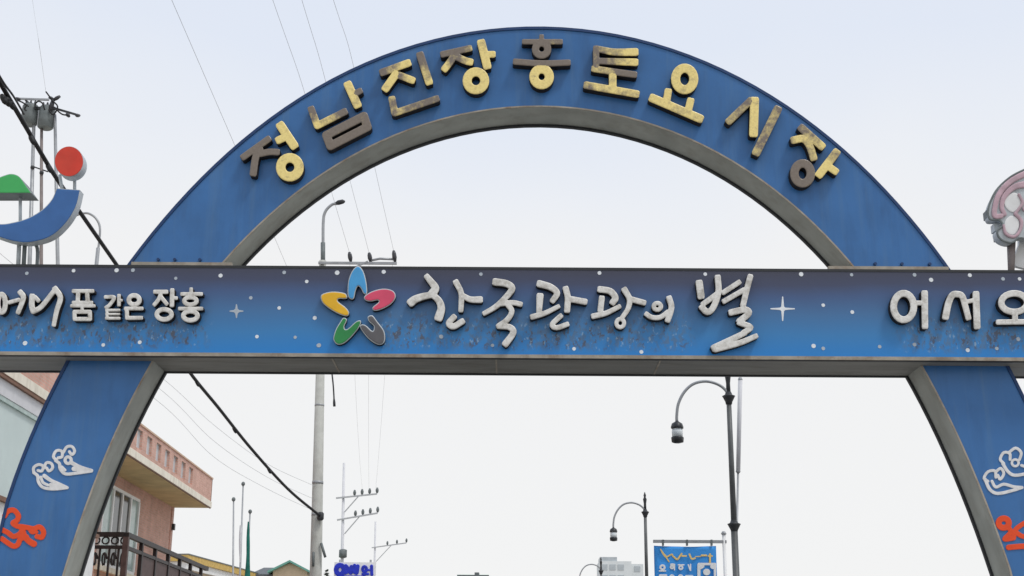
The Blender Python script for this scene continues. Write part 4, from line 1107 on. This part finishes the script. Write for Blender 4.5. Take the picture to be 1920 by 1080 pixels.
for k in range(5):
    x = XW + 0.12 + k*0.24
    MB().box(x-0.025, yc-0.025, zr-1.15, x+0.025, yc+0.025, zm-0.091).build('post', [M['iron']], rail, local=True)
    s_ = MB(); s_.tube([(x+0.12+0.07*math.cos(t)*(1-t/9), yc, zm-0.35+0.16*math.sin(t)) for t in [i*0.5 for i in range(16)]], 0.024, 5)
    s_.build('scroll', [M['iron']], rail, local=True)
    s_ = MB(); s_.tube([(x+0.12+0.09*math.cos(t), yc, (zr+zm-0.06)/2-0.015+0.085*math.sin(t)) for t in [i*math.pi/6 for i in range(13)]], 0.022, 5)
    s_.build('ring', [M['iron']], rail, local=True)
# ground floor openings
for y in (-6, -13, -20):
    f = MB(); f.box(XW, y-1.2, 0.9, XW+0.06, y+1.2, 2.5); f = f.build('window', [M['frame_white']], bb, **kw)
    MB().box(XW+0.061, y-1.1, 1.0, XW+0.07, y-0.02, 2.4).build('pane', [M['glass_dark']], f, local=True)
    MB().box(XW+0.061, y+0.02, 1.0, XW+0.07, y+1.1, 2.4).build('pane', [M['glass_dark']], f, local=True)

# ------------------------------------------------------------------ pale mint building at the left edge
pm = at(84, 760, 22.0)
mb2 = thing('mint_building', 'pale mint rendered building with a white fascia at the left edge', 'building', (pm.x, pm.y, 0), rotz=ang)
invm = (Matrix.Translation((pm.x, pm.y, 0)) @ Matrix.Rotation(ang, 4, 'Z')).inverted()
def ml(u, v): return invm @ hit(u, v, pm, nrm)
zt2 = pm.z
yA, yB = -9.0, ml(181, 1000).y
zf = ml(60, 778).z; zl = ml(8, 934).z
MB().box(-6, yA, zl, 0, yB, zf).build('wall', [M['mint']], mb2, **kw)
MB().box(-6.05, yA-0.05, zf+0.001, 0.05, yB+0.05, zt2-0.036).build('fascia', [M['lilac']], mb2, **kw)
MB().box(-6.1, yA-0.1, zt2-0.035, 0.10, yB+0.1, zt2).build('coping', [M['brown_line']], mb2, **kw)
MB().box(0.001, yA, zf-0.07, 0.04, yB, zf-0.001).build('string_course', [M['glass_mint']], mb2, **kw)
MB().box(-6.0, yA, zl-0.07, 0.06, yB, zl-0.001).build('flashing', [M['brown_line']], mb2, **kw)
MB().box(-6, yA, 0, -0.01, yB, zl-0.071).build('lower_wall', [M['white_paint']], mb2, **kw)
for y in (-6.5, -3.0):
    f = MB().box(-0.009, y-0.9, 0.9, 0.05, y+0.9, 2.2).build('window', [M['frame_white']], mb2, **kw)
    MB().box(0.051, y-0.8, 1.0, 0.06, y+0.8, 2.1).build('pane', [M['glass_dark']], f, local=True)

# ------------------------------------------------------------------ gooseneck lamp behind the crossbeam, left
YQ = 26.0
gl = thing('gooseneck_lamp', 'thin grey gooseneck street light behind the left sculpture', 'street lamp', (at(184, 490, YQ).x, YQ, 0))
q = at(184, 465, YQ); 
MB().tube([(q.x, YQ, q.z), (q.x, YQ, 0)], [0.04, 0.07], 10).build('pole', [M['galv']], gl)
MB().tube(catmull([at(184, 470, YQ), at(187.5, 430, YQ), at(181, 411, YQ), at(168, 401, YQ), at(156, 400, YQ), at(142, 404, YQ)], 6), 0.024, 8).build('arm', [M['galv']], gl)
h_ = at(134, 406, YQ)
MB().tube([h_ + Vector((0.1,0,0.03)), h_, h_ - Vector((0.12,0,0.02))], [0.03, 0.06, 0.02], 8).build('lamp_head', [M['galv']], gl)

# ------------------------------------------------------------------ flagpoles
for (u, v, ub, lab) in ((438, 936, 437, 'left flagpole of three, bare with a dark ball finial'), (456, 907, 450, 'tallest middle flagpole, bare with a dark ball finial'), (469, 959, 463, 'right flagpole with a furled dark green flag')):
    Yp = 50.0 + (u-438)*0.03
    a, b = at(u, v, Yp), at(ub, 1078, Yp); d = b - a; f = a + d * (-a.z / d.z)
    r = thing('flagpole', lab, 'flagpole', f, 'flagpoles')
    MB().tube([a, f], [0.028, 0.055], 8).build('pole', [M['galv']], r)
    MB().lathe([(0.02,-0.09),(0.065,-0.05),(0.075,0.0),(0.055,0.055),(0.01,0.08)], a, 10).build('finial', [M['transformer']], r)
    if u == 469:
        fl = MB(); rows = []
        n_ = 12
        for j in range(11):
            t = j/10; c = at(465.5 - 2.5*t, 978 + 150*t, Yp-0.05); w = 0.02 + 0.10*t**0.9 + 0.012*math.sin(t*9)
            for k in range(n_):
                th = 2*math.pi*k/n_; wob = 1 + 0.40*math.sin(3*th + t*3.5)
                rows.append((c.x + w*wob*math.cos(th), c.y + 0.6*w*wob*math.sin(th), c.z))
        fs = [(j*n_+k, j*n_+(k+1)%n_, (j+1)*n_+(k+1)%n_, (j+1)*n_+k) for j in range(10) for k in range(n_)]
        fl.add(rows, fs, 0, True); fl.build('flag', [M['flag']], r)
    elif u == 456:
        fl = MB(); rows = []
        for j in range(8):
            t = j/7; c = at(451 - 1*t, 985 + 70*t, Yp-0.05); w = 0.02 + 0.035*math.sin(math.pi*min(1, t+0.1))
            for k in range(8):
                th = 2*math.pi*k/8; rows.append((c.x + w*math.cos(th), c.y + 0.6*w*math.sin(th), c.z))
        fl.add(rows, [(j*8+k, j*8+(k+1)%8, (j+1)*8+(k+1)%8, (j+1)*8+k) for j in range(7) for k in range(8)], 0, True); fl.build('flag', [M['lilac']], r)

# ------------------------------------------------------------------ low buildings beyond
YC = 58.0
pc = at(352, 1041, YC); zc = pc.z
r = thing('cream_building', 'long low building with a yellow eave behind the iron railing', 'building', (pc.x, YC, 0), rotz=-math.atan2(1311-955, 2613))
MB().box(-7, -0.4, 0, 0, 30, zc-0.62).build('wall', [M['peach']], r, local=True)
MB().box(-7.2, -0.6, zc-0.619, 0.2, 30.2, zc-0.31).build('fascia', [M['frame_white']], r, local=True)
MB().box(-7.3, -0.7, zc-0.309, 0.3, 30.3, zc-0.05).build('eave', [M['yellow_eave']], r, local=True)
MB().box(-7.3, -0.7, zc-0.049, 0.32, 30.3, zc).build('coping', [M['transformer']], r, local=True)
for k in range(5):
    y = 2 + k*5.5
    f = MB().box(0.001, y, 1.0, 0.05, y+1.6, 2.3).build('window', [M['frame_white']], r, local=True)
    MB().box(0.051, y+0.08, 1.08, 0.06, y+1.52, 2.22).build('pane', [M['glass_dark']], f, local=True)

YH = 66.0
ap = at(545, 1051, YH)
hz = thing('green_roofed_house', 'small peach house with a green gabled metal roof beside the concrete pole', 'house', (ap.x, YH, 0))
hw_ = (at(583, 1071, YH).x - at(508, 1071, YH).x) / 2; hh = ap.z - at(545, 1070, YH).z
xl_ = at(474, 1072, YH).x - ap.x
gw = MB().prism([(-hw_*0.85, 0), (hw_*0.85, 0), (hw_*0.85, ap.z-hh-0.02), (0, ap.z-0.12), (-hw_*0.85, ap.z-hh-0.02)], 0, 8)
gw.build('gable_wall', [M['peach']], hz, local=True)
rf = MB()
for s in (-1, 1):
    v = [(0,-0.3,ap.z),(0,8.2,ap.z),(s*hw_*1.08,8.2,ap.z-hh*1.08),(s*hw_*1.08,-0.3,ap.z-hh*1.08)]
    v2 = [(x, y, z-0.10) for x, y, z in v]
    rf.add(v+v2, [(0,1,2,3),(7,6,5,4),(0,3,7,4),(1,0,4,5),(2,1,5,6),(3,2,6,7)])
rf.build('roof', [M['green_roof']], hz, local=True)
MB().box(xl_, 0.6, 0, -hw_*0.9, 7.4, ap.z-hh-0.3).build('side_wall', [M['peach']], hz, local=True)
s_ = MB()
z1 = ap.z-hh-0.06
s_.add([(xl_-0.2,0.2,z1-0.22),(-hw_*0.86,0.2,z1-0.22),(-hw_*0.86,4,z1+0.45),(xl_-0.2,4,z1+0.45),(xl_-0.2,0.2,z1-0.10),(-hw_*0.86,0.2,z1-0.10),(-hw_*0.86,4,z1+0.55),(xl_-0.2,4,z1+0.55)],
       [(0,1,2,3),(7,6,5,4),(0,4,5,1),(3,2,6,7),(0,3,7,4),(1,5,6,2)])
s_.build('side_roof', [M['roof_dark']], hz, local=True)
MB().box(-0.45, -0.06, ap.z-hh-1.5, 0.45, -0.001, ap.z-hh-0.5).build('window', [M['frame_white']], hz, local=True)

# blue letter sign
YR = 62.0
rs = thing('roadside_sign', 'white sign board with bold blue letters on two posts beside the far pole', 'sign', (at(664, 1078, YR).x, YR, 0))
a, b = at(627, 1054, YR), at(703, 1112, YR)
MB().box(a.x, YR, b.z, b.x, YR+0.12, a.z).build('board', [M['frame_white']], rs)
for x in (a.x+0.25, b.x-0.25):
    MB().tube([(x, YR+0.06, a.z+0.12), (x, YR+0.06, 0)], 0.05, 8).build('post', [M['galv']], rs)
K = (600,1020,10.667)
sg = S(K, ('ring',400,515,78,90,50), ([(515,440),(515,570)],40), ([(520,450),(610,570)],44), ([(625,450),(622,560)],34), ([(690,430),(685,545),(735,575),(755,440)],36), ('ring',890,500,40,50,30), ([(850,600),(960,600)],24), ([(1030,440),(1035,610)],30), ([(960,520),(1030,520)],18), ([(400,640),(900,640)],10))
letter('sign_letters', sg, YR, 0.05, [M['sign_blue']]*2, rs, cell=0.5, bevel=0.01, bw=1.5)

# conifer tip near the pole
YE = 57.0
ct = thing('conifer_tree', 'small dark conifer whose tip shows between the pole and the blue sign', 'tree', (at(613, 1075, YE).x, YE, 0))
tz = at(613, 1066, YE).z
MB().tube([(at(613, 1075, YE).x, YE, 0), (at(613, 1075, YE).x, YE, tz-0.3)], [0.12, 0.02], 8).build('trunk', [M['bark']], ct)
lf = MB()
for k in range(2600):
    t = random.random()**0.7; z = tz - t*(tz-0.9); R_ = (0.06 + 0.75*t) * (0.55 + 0.45*random.random()); th = random.uniform(0, 2*math.pi)
    c = Vector((at(613, 1075, YE).x + R_*math.cos(th), YE + R_*math.sin(th), z - 0.15*R_)); s = random.uniform(0.05, 0.11)
    d1 = Vector((math.cos(th), math.sin(th), random.uniform(-0.5, 0.3))) * s; d2 = Vector((-math.sin(th), math.cos(th), random.uniform(-0.4, 0.4))) * s*0.5
    lf.add([c-d1, c+d2, c+d1, c-d2], [(0,1,2,3)])
lf.build('crown', [M['leaf']], ct)

# far buildings on the horizon
YA = 380.0
a, b = at(1124, 1052, YA), at(1207, 1052, YA)
apt = thing('apartment_tower', 'pale distant apartment tower behind the second street lamp', 'building', (a.x, YA, 0))
W_ = b.x - a.x; Z_ = a.z
MB().box(0, 0, 0, W_*0.72, 12, Z_).build('wall', [M['apartment']], apt, local=True)
MB().box(W_*0.72+0.01, 1.5, 0, W_, 12, Z_-0.6).build('side_wing', [M['apartment']], apt, local=True)
MB().box(0.2, 0.4, Z_+0.01, W_*0.4, 8, Z_ + (at(1124,1044,YA).z - a.z)).build('rooftop_room', [M['apartment_window']], apt, local=True)
wm = MB().box(0, -0.12, 0, 1.7, -0.01, 1.5).mesh('window', [M['apartment_window']])
z = Z_ - 2.4
while z > 20:
    for k in range(4):
        x = 0.5 + k*2.3
        if x + 1.7 < W_*0.72:
            o = link('window', wm, apt, local=True); o.location = (x, 0, z)
    o = link('window', wm, apt, local=True); o.location = (W_*0.72+0.9, 1.5, z-0.3)
    z -= 2.9
YD = 160.0
a, b = at(862, 1078, YD), at(912, 1078, YD)
ds = thing('distant_building', 'low grey distant roofline at the bottom centre of the sky', 'building', (a.x, YD, 0))
MB().box(0, 0, 0, b.x-a.x, 8, a.z-0.35).build('wall', [M['apartment']], ds, local=True)
MB().box(-0.3, -0.3, a.z-0.349, b.x-a.x+0.3, 8.3, a.z).build('roof', [M['transformer']], ds, local=True)
MB().box((b.x-a.x)*0.55, 0.5, a.z+0.001, (b.x-a.x)*0.72, 2.5, a.z+0.35).build('rooftop_room', [M['transformer']], ds, local=True)
